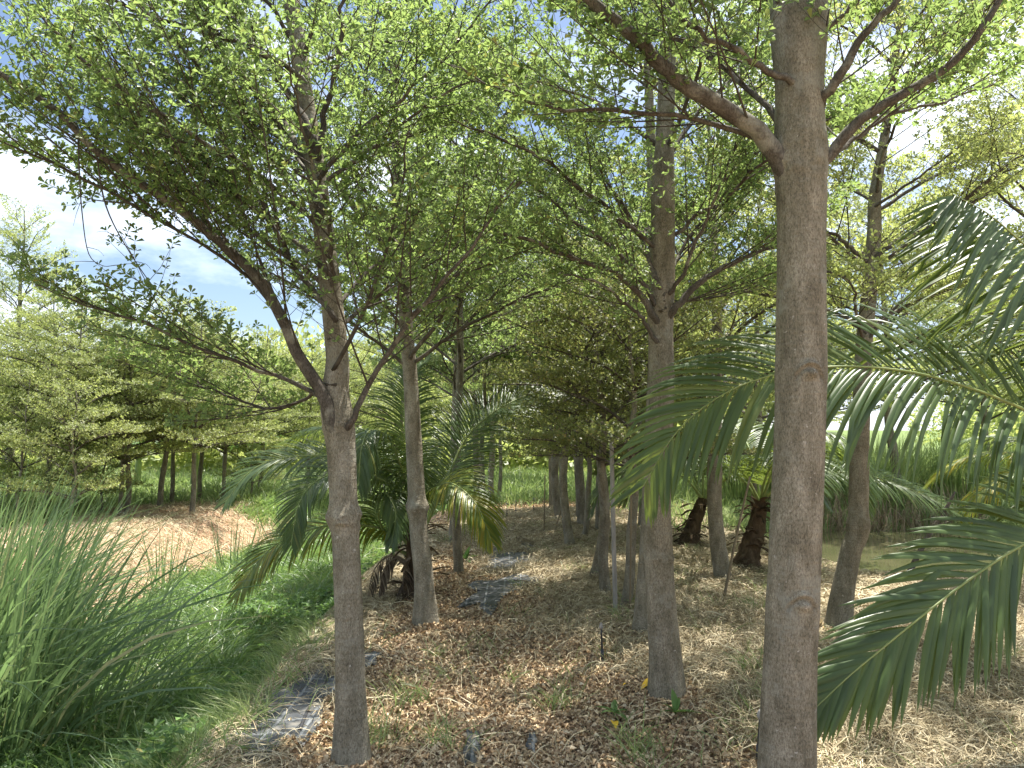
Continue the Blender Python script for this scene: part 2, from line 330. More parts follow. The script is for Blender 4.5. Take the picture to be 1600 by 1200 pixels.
# ------------------------------------------------------------------ terrain
def edge_l(y): return -1.42 + .34 * (noise2(y * .6, y * 0 + 3, 5) - .5) + .16 * (noise2(y * 2.3, y * 0 + 9, 6) - .5) - .10 * smooth(6, 3, y)
def pond_mask(x, y):
    wob = .9 * (fbm(x * .35, y * .35, 31) - .5)
    dx = np.minimum(x - 4.8 - .6 * wob, 11.2 + wob - x) ; dy = np.minimum(y - 9.6 - wob, 17.6 + wob - y)
    return smooth(-.9, .5, np.minimum(dx, dy))
def H(x, y):
    x = np.asarray(x, float); y = np.asarray(y, float)
    xl = edge_l(y)
    z = -.88 * smooth(0, 1, (xl - x) / 1.05)
    z = z + .88 * smooth(0, 1, (-4.3 - x + .25 * (fbm(x * .4, y * .4, 3) - .5)) / 2.4)
    z = z + .12 * smooth(-6.2, -8, x) * fbm(x * .3, y * .3, 12)
    near = smooth(40, 20, np.abs(x) + np.abs(y))
    z = z + .05 * (fbm(x * 1.3, y * 1.3, 8) - .5) * (.4 + near)
    z = z + .20 * (fbm(x * 2.4, y * 2.4, 9, 5) - .5) * smooth(-4.2, -5, x) * near + .03 * (fbm(x * 9, y * 9, 10) - .5) * near
    z = z - .9 * pond_mask(x, y)
    z = z + .10 * np.exp(-((x - 1.25) / .9) ** 2) * smooth(3, 5, y) * smooth(30, 12, y)      # row mound on the right
    hill = 7 * np.exp(-((x - 150) / 90) ** 2 - ((y - 330) / 90) ** 2)
    return z + hill
def zone(x, y):
    xl = edge_l(y)
    n = fbm(x * .8, y * .8, 21)
    green = smooth(.25, .65, (xl - .12 - x) * 1.2 + 1.1 * (n - .5) + .5 * (fbm(x * 5, y * 5, 23) - .5)) * smooth(-5.2, -4.3, x + 0.8 * (n - .5) + .045 * (y - 12))
    green = np.maximum(green, smooth(-8.2, -9.6, x + 1.6 * (n - .5)))
    green = np.maximum(green, smooth(19, 22, y + 3 * (n - .5)) * smooth(-1.6, -6, x) * (x < -1.4))
    green = np.maximum(green, smooth(17.5, 20.5, y + 3 * (n - .5)))
    green = np.maximum(green, smooth(3.9, 5.2, x + 2.2 * (n - .5)) * smooth(8.5, 10.5, y + 2 * (n - .5)))
    green = np.maximum(green, .5 * smooth(2.0, 3.0, x) * smooth(11, 13, y + 3 * (n - .5)))
    green = np.maximum(green, smooth(14, 18, x))
    sand = smooth(-4.0, -5.0, x) * smooth(-9.5, -8, x)
    sand = np.maximum(sand, .8 * smooth(2.0, 3.2, x + 1.2 * (n - .5)) * smooth(9, 6, y))
    sand = np.maximum(sand, .7 * smooth(1.5, 2.8, x) * smooth(9.5, 11.5, y) * smooth(.45, .6, n))
    sand = np.maximum(sand, .35 * smooth(17, 22, y) * smooth(.42, .6, n))
    return green, sand
def axis(fine_a, fine_b, step, far_a, far_b, grow=1.16):
    a = list(np.arange(fine_a, fine_b, step)); s = step; x = a[-1]
    while x < far_b: s *= grow; x += s; a.append(x)
    s = step; x = a[0]; lo = []
    while x > far_a: s *= grow; x -= s; lo.append(x)
    return A(lo[::-1] + a)
xs = axis(-8.5, 11.5, .075, -500, 600); ys = axis(2.8, 21, .075, -300, 900)
X, Y = np.meshgrid(xs, ys); Z = H(X, Y)
nx, ny = len(xs), len(ys); idx = np.arange(nx * ny).reshape(ny, nx)
Q = np.stack([idx[:-1, :-1], idx[:-1, 1:], idx[1:, 1:], idx[1:, :-1]], -1).reshape(-1, 4)
gz, sz = zone(X, Y)
obj('ground', mk_mesh('ground', np.stack([X, Y, Z], -1), Q, M['ground'], attr={'green': gz.ravel(), 'sand': sz.ravel()}), kind='structure',
    label='brown earth path bank, ditch sides and pale dug soil of the plantation', category='ground')
def flat(name, x0, x1, y0, y1, z, m, label):
    xs_, ys_ = np.linspace(x0, x1, 12), np.linspace(y0, y1, 12); a, b = np.meshgrid(xs_, ys_)
    i = np.arange(144).reshape(12, 12); q = np.stack([i[:-1, :-1], i[:-1, 1:], i[1:, 1:], i[1:, :-1]], -1).reshape(-1, 4)
    obj(name, mk_mesh(name, np.stack([a, b, a * 0 + z], -1), q, m), kind='structure', label=label, category='water')
flat('ditch_water', -6.2, -1.5, -8, 42, -.60, M['water'], 'narrow strip of ditch water below the left bank')
flat('pond_water', 3.8, 12.6, 8.4, 19, -.47, M['pond'], 'still murky pond water right of the trees')

# ------------------------------------------------------------------ trees
def leaves(g, pos, D, Nn, ln, wr=.5, rng=None, fold=.12, simple=False, a=0.0):
    """obovate leaves: base pos, direction D, face normal Nn"""
    n = len(pos); D = norm(D); S = norm(np.cross(D, Nn)); Nn = np.cross(S, D); ln = A(ln).reshape(-1, 1)
    w = ln * wr
    if simple:
        V = np.stack([pos, pos + D * ln * .62 + S * w * .52 , pos + D * ln, pos + D * ln * .62 - S * w * .52], 1)
        i = np.arange(n)[:, None] * 4; g.add(V, i + A([0, 1, 2, 3]), a=a); return
    up = Nn * ln * fold
    V = np.stack([pos, pos + D * ln * .42 + S * w * .30 + up * .6, pos + D * ln * .80 + S * w * .5 + up, pos + D * ln - up * .8,
                  pos + D * ln * .80 - S * w * .5 + up, pos + D * ln * .42 - S * w * .30 + up * .6], 1)
    i = np.arange(n)[:, None] * 6
    g.add(V, np.concatenate([i + A([0, 1, 2, 3]), i + A([0, 3, 4, 5])]), a=a)

def spray_from(Pt, rng, spacing, t0, ang, lenf, flatness, curve, K, minlen, maxlen):
    """children along a batch of polylines Pt[N,K,3]; returns child polylines [M,K,3]"""
    out = []
    for p in Pt:
        s = arclen(p); Ltot = s[-1]
        n = max(1, int(Ltot * (1 - t0) / spacing))
        u = (t0 + (1 - t0) * (np.arange(n) + rng.random(n) * .7) / n) * Ltot
        pos = np.stack([np.interp(u, s, p[:, c]) for c in range(3)], 1)
        T = norm(np.gradient(p, axis=0)); Ti = norm(np.stack([np.interp(u, s, T[:, c]) for c in range(3)], 1))
        side = norm(np.cross(Ti, A([0, 0, 1.])) + 1e-6); up = np.cross(side, Ti)
        sg = np.where((np.arange(n) + rng.integers(2)) % 2, 1, -1)[:, None]
        a = np.radians(rng.uniform(ang[0], ang[1], n))[:, None]; b = np.radians(rng.normal(10, flatness, n))[:, None]
        d = Ti * np.cos(a) + (side * sg * np.cos(b) + up * np.sin(b)) * np.sin(a)
        Lc = np.clip(((Ltot - u) * lenf[0] + lenf[1]) * rng.uniform(.6, 1.25, n), minlen, maxlen)[:, None]
        bend = (Ti * .35 + A([0, 0, curve]) + rng.normal(0, .12, (n, 3)))
        tt = np.linspace(0, 1, K)[None, :, None]
        out.append(pos[:, None] + d[:, None] * (Lc[:, None] * tt) + bend[:, None] * (Lc[:, None] * tt ** 2) * .35)
    return np.concatenate(out) if out else np.zeros((0, K, 3))

def crown(limbs, rng, tw, lf, leaf=.045, sp2=.13, sp3=.085, per=5, simple=False, thin=None, flat2=14, l2=(.5, .18), l3=(.38, .07), max2=1.1, rosettes=(.3, .65, 1.0), th=(35, 78), curve=.25):
    K = 5
    LP = [resample(l, 14) for l in limbs]
    sec = spray_from(LP, rng, sp2, .14, (28, 58), l2, flat2, curve, K, .15, max2)
    L2 = np.linalg.norm(sec[:, -1] - sec[:, 0], axis=1)
    tubes(tw, sec, np.linspace(1, .35, K)[None] * (.0018 + .0038 * L2)[:, None], 4)
    ter = spray_from(sec, rng, sp3, .12, (30, 62), l3, flat2 + 6, curve, 3, .04, .42)
    tubes(tw, ter, np.ones((len(ter), 3)) * A([.0018, .0014, .0009]), 3)
    pos, D = [], []
    for f in rosettes:
        k = f * 2; i = min(int(k), 1); fr = k - i
        pos.append(ter[:, i] * (1 - fr) + ter[:, i + 1] * fr); D.append(norm(ter[:, i + 1] - ter[:, i]))
    pos.append(sec[:, -1]); D.append(norm(sec[:, -1] - sec[:, -2]))
    pos.append(sec[:, 3]); D.append(norm(sec[:, 3] - sec[:, 2]))
    pos = np.concatenate(pos); D = norm(np.concatenate(D) + A([0, 0, .35]))
    keep = rng.random(len(pos)) < (.93 if thin is None else .95 * np.interp(pos[:, 2] - .6 * pos[:, 1], [1.7, 2.0], [1, .05])); pos, D = pos[keep], D[keep]
    n = len(pos)
    ref = norm(np.cross(D, A([.31, .52, .13]))); ref2 = np.cross(D, ref)
    az = (np.arange(per)[None] * 2 * pi / per + rng.random((n, 1)) * 6.28 + rng.normal(0, .35, (n, per)))[..., None]
    rad = ref[:, None] * np.cos(az) + ref2[:, None] * np.sin(az)
    t = np.radians(rng.uniform(th[0], th[1], (n, per)))[..., None]
    d = D[:, None] * np.cos(t) + rad * np.sin(t) + A([0, 0, -.08])
    nn = D[:, None] * np.sin(t) - rad * np.cos(t) + rng.normal(0, .3, (n, per, 3))
    ln = leaf * rng.uniform(.6, 1.2, (n, per))
    keep = (rng.random((n, per)) < .92).ravel()
    leaves(lf, np.repeat(pos, per, 0)[keep] + d.reshape(-1, 3)[keep] * .003, d.reshape(-1, 3)[keep], nn.reshape(-1, 3)[keep], ln.ravel()[keep], rng=rng, simple=simple)

def auto_limbs(path_p, path_r, rng, z0, z1, n, Lf, elev, miny=None, whorl=3):
    """limbs leaving the trunk between heights z0 and z1, in loose whorls"""
    out = []; z = path_p[:, 2]
    base = rng.random() * 6.28
    for k in range(n):
        f = (k // whorl) * whorl / max(1, n - 1); zz = z0 + (z1 - z0) * min(1, f + rng.normal(0, .02))
        pos = A([np.interp(zz, z, path_p[:, c]) for c in range(3)]); rr = np.interp(zz, z, path_r)
        az = base + (k % whorl) * 2 * pi / whorl + (k // whorl) * 1.1 + rng.normal(0, .25)
        el = radians(np.interp(f, [0, 1], elev) + rng.normal(0, 5)); Ln = np.interp(f, np.linspace(0, 1, len(Lf)), Lf) * rng.uniform(.8, 1.15)
        h = A([cos(az), sin(az), 0]); tip = pos + h * Ln * cos(el) + A([0, 0, Ln * sin(el)])
        if miny is not None and tip[1] < miny: continue
        side = A([-sin(az), cos(az), 0])
        mid1 = pos + (tip - pos) * .33 + A([0, 0, .06 * Ln]) + side * rng.normal(0, .05) * Ln
        mid2 = pos + (tip - pos) * .68 + A([0, 0, .05 * Ln]) + side * rng.normal(0, .07) * Ln
        out.append((A([pos, mid1, mid2, tip]), min(rr * .5, .004 + .0075 * Ln), .003))
    return out

def dup(root, loc, rotz, scale, label, cat='tree', group=None):
    r = root.copy(); C.objects.link(r); r.location = tuple(loc); r.rotation_euler = (0, 0, rotz); r.scale = (scale,) * 3
    r['label'] = label; r['category'] = cat
    if group: r['group'] = group
    elif 'group' in r: del r['group']
    for ch in list(root.children):
        c = ch.copy(); C.objects.link(c); c.parent = r
        for gch in list(ch.children):
            d = gch.copy(); C.objects.link(d); d.parent = c
    return r

GROUND = lambda x, y: float(H(x, y))
def build_tree(label, path, rad, limbs=(), auto=None, seed=1, leafm='leaf', bark='bark', bumps=(), scars=(), detail=(80, 20), amp=.035, flare=.5, cr=None, group=None, name='broadleaf_tree', thin=None):
    """path: world points of the trunk, base first; limbs: (points, r0, r1)"""
    rng = np.random.default_rng(seed)
    path = A(path, dtype=float); base = A([path[0][0], path[0][1], GROUND(path[0][0], path[0][1])])
    path[0][2] = base[2] - .08
    g = Geo(); p, r = bark_tube(g, path, rad, rng, n=detail[0], sides=detail[1], bumps=bumps, scars=scars, amp=amp, flare=flare)
    root = empty(name, base, label, 'tree', group)
    obj('trunk', g.mesh('trunk', M[bark], off=base), root)
    al = [(A([q for q in l[0]], dtype=float), l[1], l[2]) for l in limbs]
    if auto: al += auto_limbs(p, r, rng, **auto)
    cr = cr or {}
    for (pts, r0, r1) in al:
        zc = pts[0][2] - max(.06, 4.2 * r0); c0 = A([np.interp(zc, p[:, 2], p[:, c]) for c in range(3)])
        if np.linalg.norm(pts[0] - c0) > .25: pass
        elif np.linalg.norm(pts[0] - c0) > .03: pts = np.vstack([c0, pts])
        else: pts = np.vstack([c0, pts[1:]])
        g = Geo(); n = 22 if r0 > .012 else 14; pp = resample(pts, n)
        pp[1:-1] += rng.normal(0, .006, (n - 2, 3)) * (1 if r0 > .008 else .6)
        rr = np.interp(np.linspace(0, 1, n), [0, .07, .16, 1], [r0 * 1.25, r0 * 1.2, r0 * 1.05, r1]); tubes(g, pp[None], rr[None], 10 if r0 > .02 else 6)
        obj('branch', g.mesh('branch', M['bark_dark' if bark == 'bark' else bark] if r0 > .012 else M['twig'], off=base), root)
    tw, lf = Geo(), Geo()
    crown([l[0] for l in al], rng, tw, lf, thin=thin, **cr)
    obj('twigs', tw.mesh('twigs', M['twig'], off=base), root)
    obj('foliage', lf.mesh('foliage', M[leafm], off=base), root)
    return root

def px_path(lst, y, dy=0):
    """list of (px,py) for a trunk standing y metres off"""
    n = len(lst); return [P(a, b, y + dy * k / max(1, n - 1)) for k, (a, b) in enumerate(lst)]
def px3(lst): return [P(a, b, c) for a, b, c in lst]

ROW = 'grey-barked trees planted in rows along the path'
# --- near left tree
t1 = px_path([(552, 1192), (548, 1080), (545, 960), (541, 860), (537, 790), (533, 700), (524, 620), (527, 560), (516, 450), (498, 300), (480, 180), (464, 60), (458, -30)], 3.72, .15) + [A([-1.12, 4.0, 4.9]), A([-1.1, 4.05, 6.3])]
b1 = t1[0][2]
build_tree('slim grey tree at the left front with a long limb arching far left', t1,
    [(0, .088), (.05, .072), (.12, .069), (.2, .066), (.29, .076), (.33, .058), (.45, .052), (.6, .044), (.8, .03), (1, .008)],
    limbs=[(px3([(440, 500, 3.62), (385, 430, 3.6), (300, 372, 3.5), (200, 318, 3.4), (100, 262, 3.3), (0, 220, 3.2), (-70, 190, 3.1)]), .008, .003),
           (px3([(516, 650, 3.72), (490, 590, 3.7), (462, 545, 3.66), (425, 470, 3.6), (360, 395, 3.5), (300, 340, 3.4), (180, 260, 3.2), (60, 150, 3.05), (-60, 80, 2.95)]), .032, .011),
           (px3([(548, 660, 3.72), (575, 600, 3.68), (640, 500, 3.5), (700, 430, 3.4), (760, 350, 3.3), (805, 280, 3.2)]), .016, .004),
           (px3([(486, 215, 3.76), (455, 150, 3.8), (425, 110, 3.8), (380, 50, 3.75), (330, 0, 3.7), (280, -60, 3.6)]), .022, .008),
           (px3([(498, 230, 3.76), (515, 150, 3.7), (530, 80, 3.6), (536, 0, 3.5), (550, -80, 3.4)]), .018, .006),
           (px3([(510, 625, 3.74), (430, 585, 3.8), (330, 553, 3.7), (250, 515, 3.6), (150, 480, 3.5), (60, 445, 3.4)]), .013, .003),
           (px3([(515, 600, 3.74), (440, 640, 3.9), (360, 620, 4.1), (280, 585, 4.2), (220, 560, 4.3)]), .010, .003),
           (px3([(516, 490, 3.76), (470, 430, 3.85), (425, 350, 3.8), (385, 270, 3.7), (300, 170, 3.6), (200, 90, 3.5)]), .015, .004),
           (px3([(508, 420, 3.76), (440, 360, 4.0), (350, 290, 4.1), (250, 210, 4.1), (150, 130, 4.1), (40, 70, 4.0)]), .013, .003),
           (px3([(524, 570, 3.74), (565, 490, 3.6), (600, 390, 3.5), (625, 290, 3.4), (640, 200, 3.3)]), .012, .004),
           (px3([(505, 270, 3.76), (560, 210, 3.65), (640, 140, 3.6), (720, 60, 3.5), (780, -20, 3.4)]), .014, .004),
           (px3([(520, 520, 3.78), (580, 470, 4.1), (650, 420, 4.3), (720, 330, 4.4), (760, 230, 4.4)]), .013, .003),
           (px3([(500, 310, 3.8), (470, 240, 4.1), (365, 95, 4.2), (290, 0, 4.2), (230, -70, 4.1)]), .036, .024),
           (px3([(470, 120, 3.8), (380, 70, 3.6), (250, 30, 3.4), (120, -20, 3.2), (0, -60, 3.0)]), .014, .004),
           (px3([(492, 350, 3.78), (400, 270, 3.5), (280, 200, 3.2), (150, 110, 3.0), (60, 20, 2.9)]), .014, .004)],
    auto=dict(z0=2.3, z1=5.4, n=15, Lf=(1.3, 1.4, .6), elev=(30, 50), miny=2.6), seed=11, thin=3.7,
    bumps=((1.30, .30, .055), (1.78, .10, .07), (.33, .05, .10)), scars=((.83, pi/2, .3, .035, .09), (1.28, pi/2 + .2, .35, .04, .10), (.62, 1.2, .2, .02, .05)), detail=(520, 44),
    cr=dict(leaf=.033, sp2=.066, sp3=.054, per=6), group=ROW)

# --- near right tree
t2 = px_path([(1226, 1330), (1230, 1200), (1234, 1050), (1240, 900), (1247, 740), (1251, 590), (1252, 450), (1252, 320), (1250, 230), (1249, 120), (1248, 0), (1248, -60)], 3.12, 0) + [A([1.24, 3.2, 4.3]), A([1.2, 3.25, 6.8])]
build_tree('thickest grey trunk, nearest on the right, forking high with a heavy left limb', t2,
    [(0, .122), (.05, .112), (.12, .104), (.3, .101), (.4, .098), (.47, .100), (.51, .122), (.54, .112), (.60, .085), (.8, .05), (1, .01)],
    limbs=[(px3([(1222, 255, 3.1), (1180, 205, 3.05), (1100, 148, 2.95), (1040, 110, 2.9), (985, 50, 2.85), (915, -5, 2.8), (820, -70, 2.75)]), .040, .017),
           (px3([(1284, 255, 3.1), (1320, 210, 3.05), (1365, 175, 3.0), (1430, 135, 2.95), (1500, 85, 2.9), (1560, 0, 2.85), (1600, -70, 2.8)]), .024, .011),
           (px3([(1272, 175, 3.1), (1310, 120, 3.0), (1345, 60, 2.95), (1400, 0, 2.9), (1450, -60, 2.85)]), .022, .010),
           (px3([(1240, 130, 3.05), (1200, 110, 3.0), (1150, 80, 2.9), (1090, 50, 2.8), (1040, 0, 2.8), (980, -60, 2.7)]), .016, .005),
           (px3([(1222, 235, 3.12), (1120, 195, 3.1), (1000, 175, 3.1), (880, 170, 3.15), (790, 145, 3.2), (700, 100, 3.2)]), .013, .003),
           (px3([(1275, 60, 3.1), (1320, 20, 3.0), (1380, -40, 2.9)]), .015, .004),
           (px3([(1290, 250, 3.15), (1340, 215, 3.3), (1400, 175, 3.4), (1470, 160, 3.5), (1560, 130, 3.5)]), .014, .003),
           (px3([(1230, 200, 3.2), (1150, 120, 3.4), (1060, 60, 3.5), (960, 20, 3.6), (860, -20, 3.6)]), .016, .004)],
    auto=dict(z0=3.4, z1=5.6, n=9, Lf=(1.6, 1.4, .6), elev=(32, 50), miny=2.3), seed=22, thin=3.5,
    bumps=((1.02, .02, .06), (1.98, .03, .08), (2.90, .16, .15)), scars=((1.04, pi/2 + .05, .60, .05, .13), (1.97, pi/2, .55, .05, .15), (1.65, 1.0, .2, .012, .05)), detail=(1000, 84), amp=.022, flare=.2,
    cr=dict(leaf=.037, sp2=.072, sp3=.058, per=6), group=ROW)

# --- right mid tree (two trunks one behind the other)
t3 = px_path([(1042, 1112), (1040, 1040), (1034, 960), (1030, 890), (1026, 790), (1030, 700), (1034, 600), (1032, 500), (1036, 430), (1036, 300), (1040, 180), (1044, 60), (1046, -40)], 4.42, .1) + [A([.95, 4.6, 5.4]), A([.95, 4.6, 7.0])]
build_tree('smooth grey tree right of the path with pale spreading limbs above chest height', t3,
    [(0, .098), (.06, .088), (.12, .082), (.15, .086), (.2, .078), (.4, .071), (.45, .072), (.5, .056), (.7, .04), (1, .01)],
    limbs=[(px3([(1024, 500, 4.42), (1000, 460, 4.4), (960, 425, 4.3), (900, 405, 4.2), (850, 385, 4.1), (800, 368, 4.05), (750, 358, 4.0)]), .021, .005),
           (px3([(1024, 530, 4.42), (1005, 500, 4.35), (985, 480, 4.3), (930, 440, 4.2), (880, 430, 4.2)]), .015, .004),
           (px3([(1022, 470, 4.42), (990, 420, 4.4), (950, 380, 4.4), (890, 340, 4.3), (850, 300, 4.3), (800, 270, 4.2)]), .015, .004),
           (px3([(1048, 490, 4.42), (1075, 462, 4.4), (1110, 430, 4.4), (1160, 405, 4.4), (1220, 380, 4.5), (1290, 340, 4.6)]), .024, .006),
           (px3([(1046, 460, 4.42), (1070, 420, 4.3), (1100, 350, 4.2), (1130, 280, 4.1), (1150, 220, 4.1)]), .014, .005),
           (px3([(1040, 460, 4.42), (1060, 400, 4.6), (1110, 330, 4.8), (1180, 270, 4.9), (1250, 220, 5.0)]), .013, .004),
           (px3([(1026, 440, 4.42), (1000, 370, 4.5), (960, 300, 4.6), (900, 230, 4.7), (850, 170, 4.7)]), .014, .004),
           (px3([(1040, 480, 4.42), (1080, 470, 4.8), (1140, 460, 5.1), (1200, 440, 5.3)]), .012, .004)],
    auto=dict(z0=2.7, z1=6.0, n=15, Lf=(1.7, 1.5, .5), elev=(30, 48), miny=2.8), seed=33, thin=4.1,
    bumps=((.92, .07, .018), (1.32, .05, .05), (2.38, .08, .08)), detail=(420, 40), cr=dict(leaf=.031, sp2=.066, sp3=.053, per=6), group=ROW)
t3b = px_path([(1012, 1006), (1014, 940), (1018, 860), (1022, 700), (1026, 500), (1020, 300), (1012, 100)], 5.9, .1) + [A([1.1, 6.1, 6.6])]
build_tree('trunk standing close behind the smooth right tree, its flared foot showing left', t3b, [(0, .115), (.08, .1), (.3, .07), (.5, .05), (1, .01)],
    auto=dict(z0=3.1, z1=5.4, n=6, Lf=(1.6, 1.5, .5), elev=(25, 45), miny=4.2), seed=34, thin=4.6, cr=dict(leaf=.042, sp2=.10, sp3=.075, per=6), group=ROW)

# --- second left tree
t4 = px_path([(667, 978), (662, 900), (655, 840), (651, 775), (647, 700), (642, 600), (634, 500), (628, 400), (622, 300), (618, 180), (612, 60), (606, -40)], 6.45, .2) + [A([-1.1, 6.8, 6.8])]
build_tree('pale slim tree second on the left with a swollen knot at waist height', t4,
    [(0, .10), (.06, .084), (.12, .078), (.2, .074), (.3, .066), (.5, .052), (.7, .038), (1, .01)],
    limbs=[(px3([(628, 430, 6.5), (600, 385, 6.5), (570, 345, 6.45), (535, 300, 6.4), (490, 240, 6.3)]), .035, .015),
           (px3([(626, 400, 6.5), (640, 330, 6.5), (660, 270, 6.5), (670, 200, 6.5)]), .022, .008),
           (px3([(640, 560, 6.5), (700, 480, 6.3), (760, 400, 6.1), (810, 330, 6.0)]), .022, .006),
           (px3([(636, 520, 6.5), (580, 450, 6.4), (540, 380, 6.3)]), .018, .006)],
    auto=dict(z0=2.2, z1=6.4, n=24, Lf=(1.9, 1.6, .5), elev=(25, 48), miny=4.4), seed=44, thin=5.0,
    bumps=((1.12, .34, .06), (.28, .05, .08)), detail=(120, 24), cr=dict(leaf=.036, sp2=.078, sp3=.062, per=6), group=ROW)
# --- right pond-side tree
t6 = px_path([(1306, 995), (1316, 930), (1330, 860), (1340, 830), (1342, 760), (1345, 660), (1350, 540), (1360, 440), (1366, 360), (1368, 300), (1386, 190), (1400, 80), (1405, 0)], 6.3, .1) + [A([3.3, 6.5, 6.6])]
build_tree('crooked slim tree with a kinked knot beside the pond', t6,
    [(0, .10), (.08, .085), (.2, .078), (.25, .074), (.35, .068), (.45, .064), (.55, .056), (.62, .042), (.8, .03), (1, .01)],
    limbs=[(px3([(1352, 410, 6.3), (1330, 388, 6.25), (1310, 370, 6.2), (1280, 355, 6.2)]), .022, .012),
           (px3([(1372, 400, 6.3), (1400, 378, 6.3), (1440, 360, 6.4), (1500, 330, 6.5), (1580, 280, 6.6)]), .022, .006),
           (px3([(1358, 530, 6.3), (1400, 480, 6.2), (1460, 440, 6.2), (1540, 400, 6.2), (1610, 360, 6.2)]), .016, .004),
           (px3([(1372, 320, 6.3), (1430, 280, 6.0), (1500, 230, 5.9), (1580, 190, 5.8)]), .014, .004),
           (px3([(1348, 520, 6.3), (1310, 480, 6.3), (1290, 430, 6.3)]), .012, .004)],
    auto=dict(z0=2.5, z1=6.3, n=21, Lf=(2.0, 1.7, .6), elev=(18, 45), miny=4.2), seed=66,  thin=4.9,leafm='leaf_pale',
    bumps=((1.0, .16, .07), (.35, .04, .08)), detail=(120, 24), cr=dict(leaf=.036, sp2=.08, sp3=.063, per=6), group=ROW)

# --- prototypes for the rows and groves: two upright, two in flat layers
def proto(seed, kind, leafm, H_, first, label, loc, r0=.085, scale=1., rot=0, name='broadleaf_tree', group=None, lean=.25, bumps=()):
    rng = np.random.default_rng(seed)
    z = np.linspace(0, H_, 9); lx = np.cumsum(rng.normal(0, lean * .12, 9)); ly = np.cumsum(rng.normal(0, lean * .12, 9)); lx -= lx[0]; ly -= ly[0]
    root = Geo(); g = Geo()
    pth = np.stack([lx, ly, z - .08], 1)
    p, r = bark_tube(g, pth, [(0, r0), (.1, r0 * .86), (.35, r0 * .72), (.7, r0 * .38), (1, .008)], rng, n=60, sides=14, flare=.15, bumps=bumps or ((first * .6, .15, .06),))
    e = empty(name, loc, label, 'tree', group)
    obj('trunk', g.mesh('trunk', M['bark']), e)
    if kind == 'up': al = auto_limbs(p, r, rng, z0=first, z1=H_ * .94, n=24, Lf=(1.8, 1.7, .5), elev=(24, 50)); cr = dict(leaf=.041, sp2=.088, sp3=.068, per=6, simple=True)
    elif kind == 'flat': al = auto_limbs(p, r, rng, z0=first, z1=H_ * .95, n=35, Lf=(2.5, 2.2, 1.5, .5), elev=(8, 30), whorl=5); cr = dict(leaf=.046, sp2=.11, sp3=.08, per=6, simple=True, flat2=6, curve=.08, max2=1.4)
    else: al = auto_limbs(p, r, rng, z0=first, z1=H_ * .95, n=20, Lf=(1.3, 1.1, .5), elev=(10, 40), whorl=4); cr = dict(leaf=.034, sp2=.075, sp3=.058, per=6, simple=True, flat2=10, curve=.12)
    g = Geo()
    for k, (pts, a0, a1) in enumerate(al):
        n = 12; pp = resample(pts, n); 
        if k < 9 :
            gb = Geo(); tubes(gb, pp[None], np.linspace(a0 * 1.2, a1, n)[None], 6); obj('branch', gb.mesh('branch', M['bark_dark']), e)
        else: tubes(g, pp[None], np.linspace(a0 * 1.2, a1, n)[None], 5)
    tw, lf = g, Geo()
    crown([l[0] for l in al], rng, tw, lf, **cr)
    obj('twigs', tw.mesh('twigs', M['twig']), e); obj('foliage', lf.mesh('foliage', M[leafm]), e)
    e.scale = (scale,) * 3; e.rotation_euler = (0, 0, rot)
    return e
def gp(px, py, zoff=0):
    """ground point under a photo pixel (iterated on the terrain)"""
    z = 0.
    for _ in range(8):
        a = P(px, py, 10.); d = (a - A([0, 0, EYE])) / 10.; y = (EYE - z) / max(1e-3, -d[2]); q = A([0, 0, EYE]) + d * y
        z = .5 * z + .5 * GROUND(q[0], q[1])
    return A([q[0], q[1], GROUND(q[0], q[1]) + zoff])
LEFT = 'trees of the grove across the ditch'
FAR = 'slender trees further along the path'
up1 = proto(101, 'up', 'leaf', 6.8, 2.5, 'slender tree third on the left, bare trunk with a knot at eye level', gp(718, 897), r0=.062, rot=.4, group=FAR)
up2 = proto(102, 'up', 'leaf_pale', 6.4, 2.2, 'leaning trunk behind the palm with torn orange leaf bases', gp(1132, 910), r0=.10, rot=2.1, group=FAR)
low = proto(103, 'low', 'leaf_olive', 3.4, 1.35, 'upright thin tree with a low olive crown beside the grey post', gp(948, 932), r0=.058, rot=0, group=FAR)
low2 = proto(106, 'low', 'leaf_olive', 3.8, 1.55, 'tree whose pale trunk leans left on the right edge of the path', gp(927, 906), r0=.068, rot=1.3, group=FAR, lean=.5)
fl1 = proto(104, 'flat', 'leaf_pale', 5.6, 1.7, 'layered grove tree on the top of the brown bank, nearest its edge', gp(300, 803), r0=.075, group=LEFT)
fl2 = proto(105, 'flat', 'leaf_pale', 6.2, 1.9, 'layered grove tree leaning left behind the brown bank', gp(250, 795), r0=.085, rot=1., group=LEFT)
def put(src, px, py, rot, sc, label, group, y=None, x=None):
    q = gp(px, py) if y is None else A([x if x is not None else (px - 800) / FPX * y, y, 0])
    if y is not None: q[2] = GROUND(q[0], q[1])
    return dup(src, q, rot, sc, label, group=group)
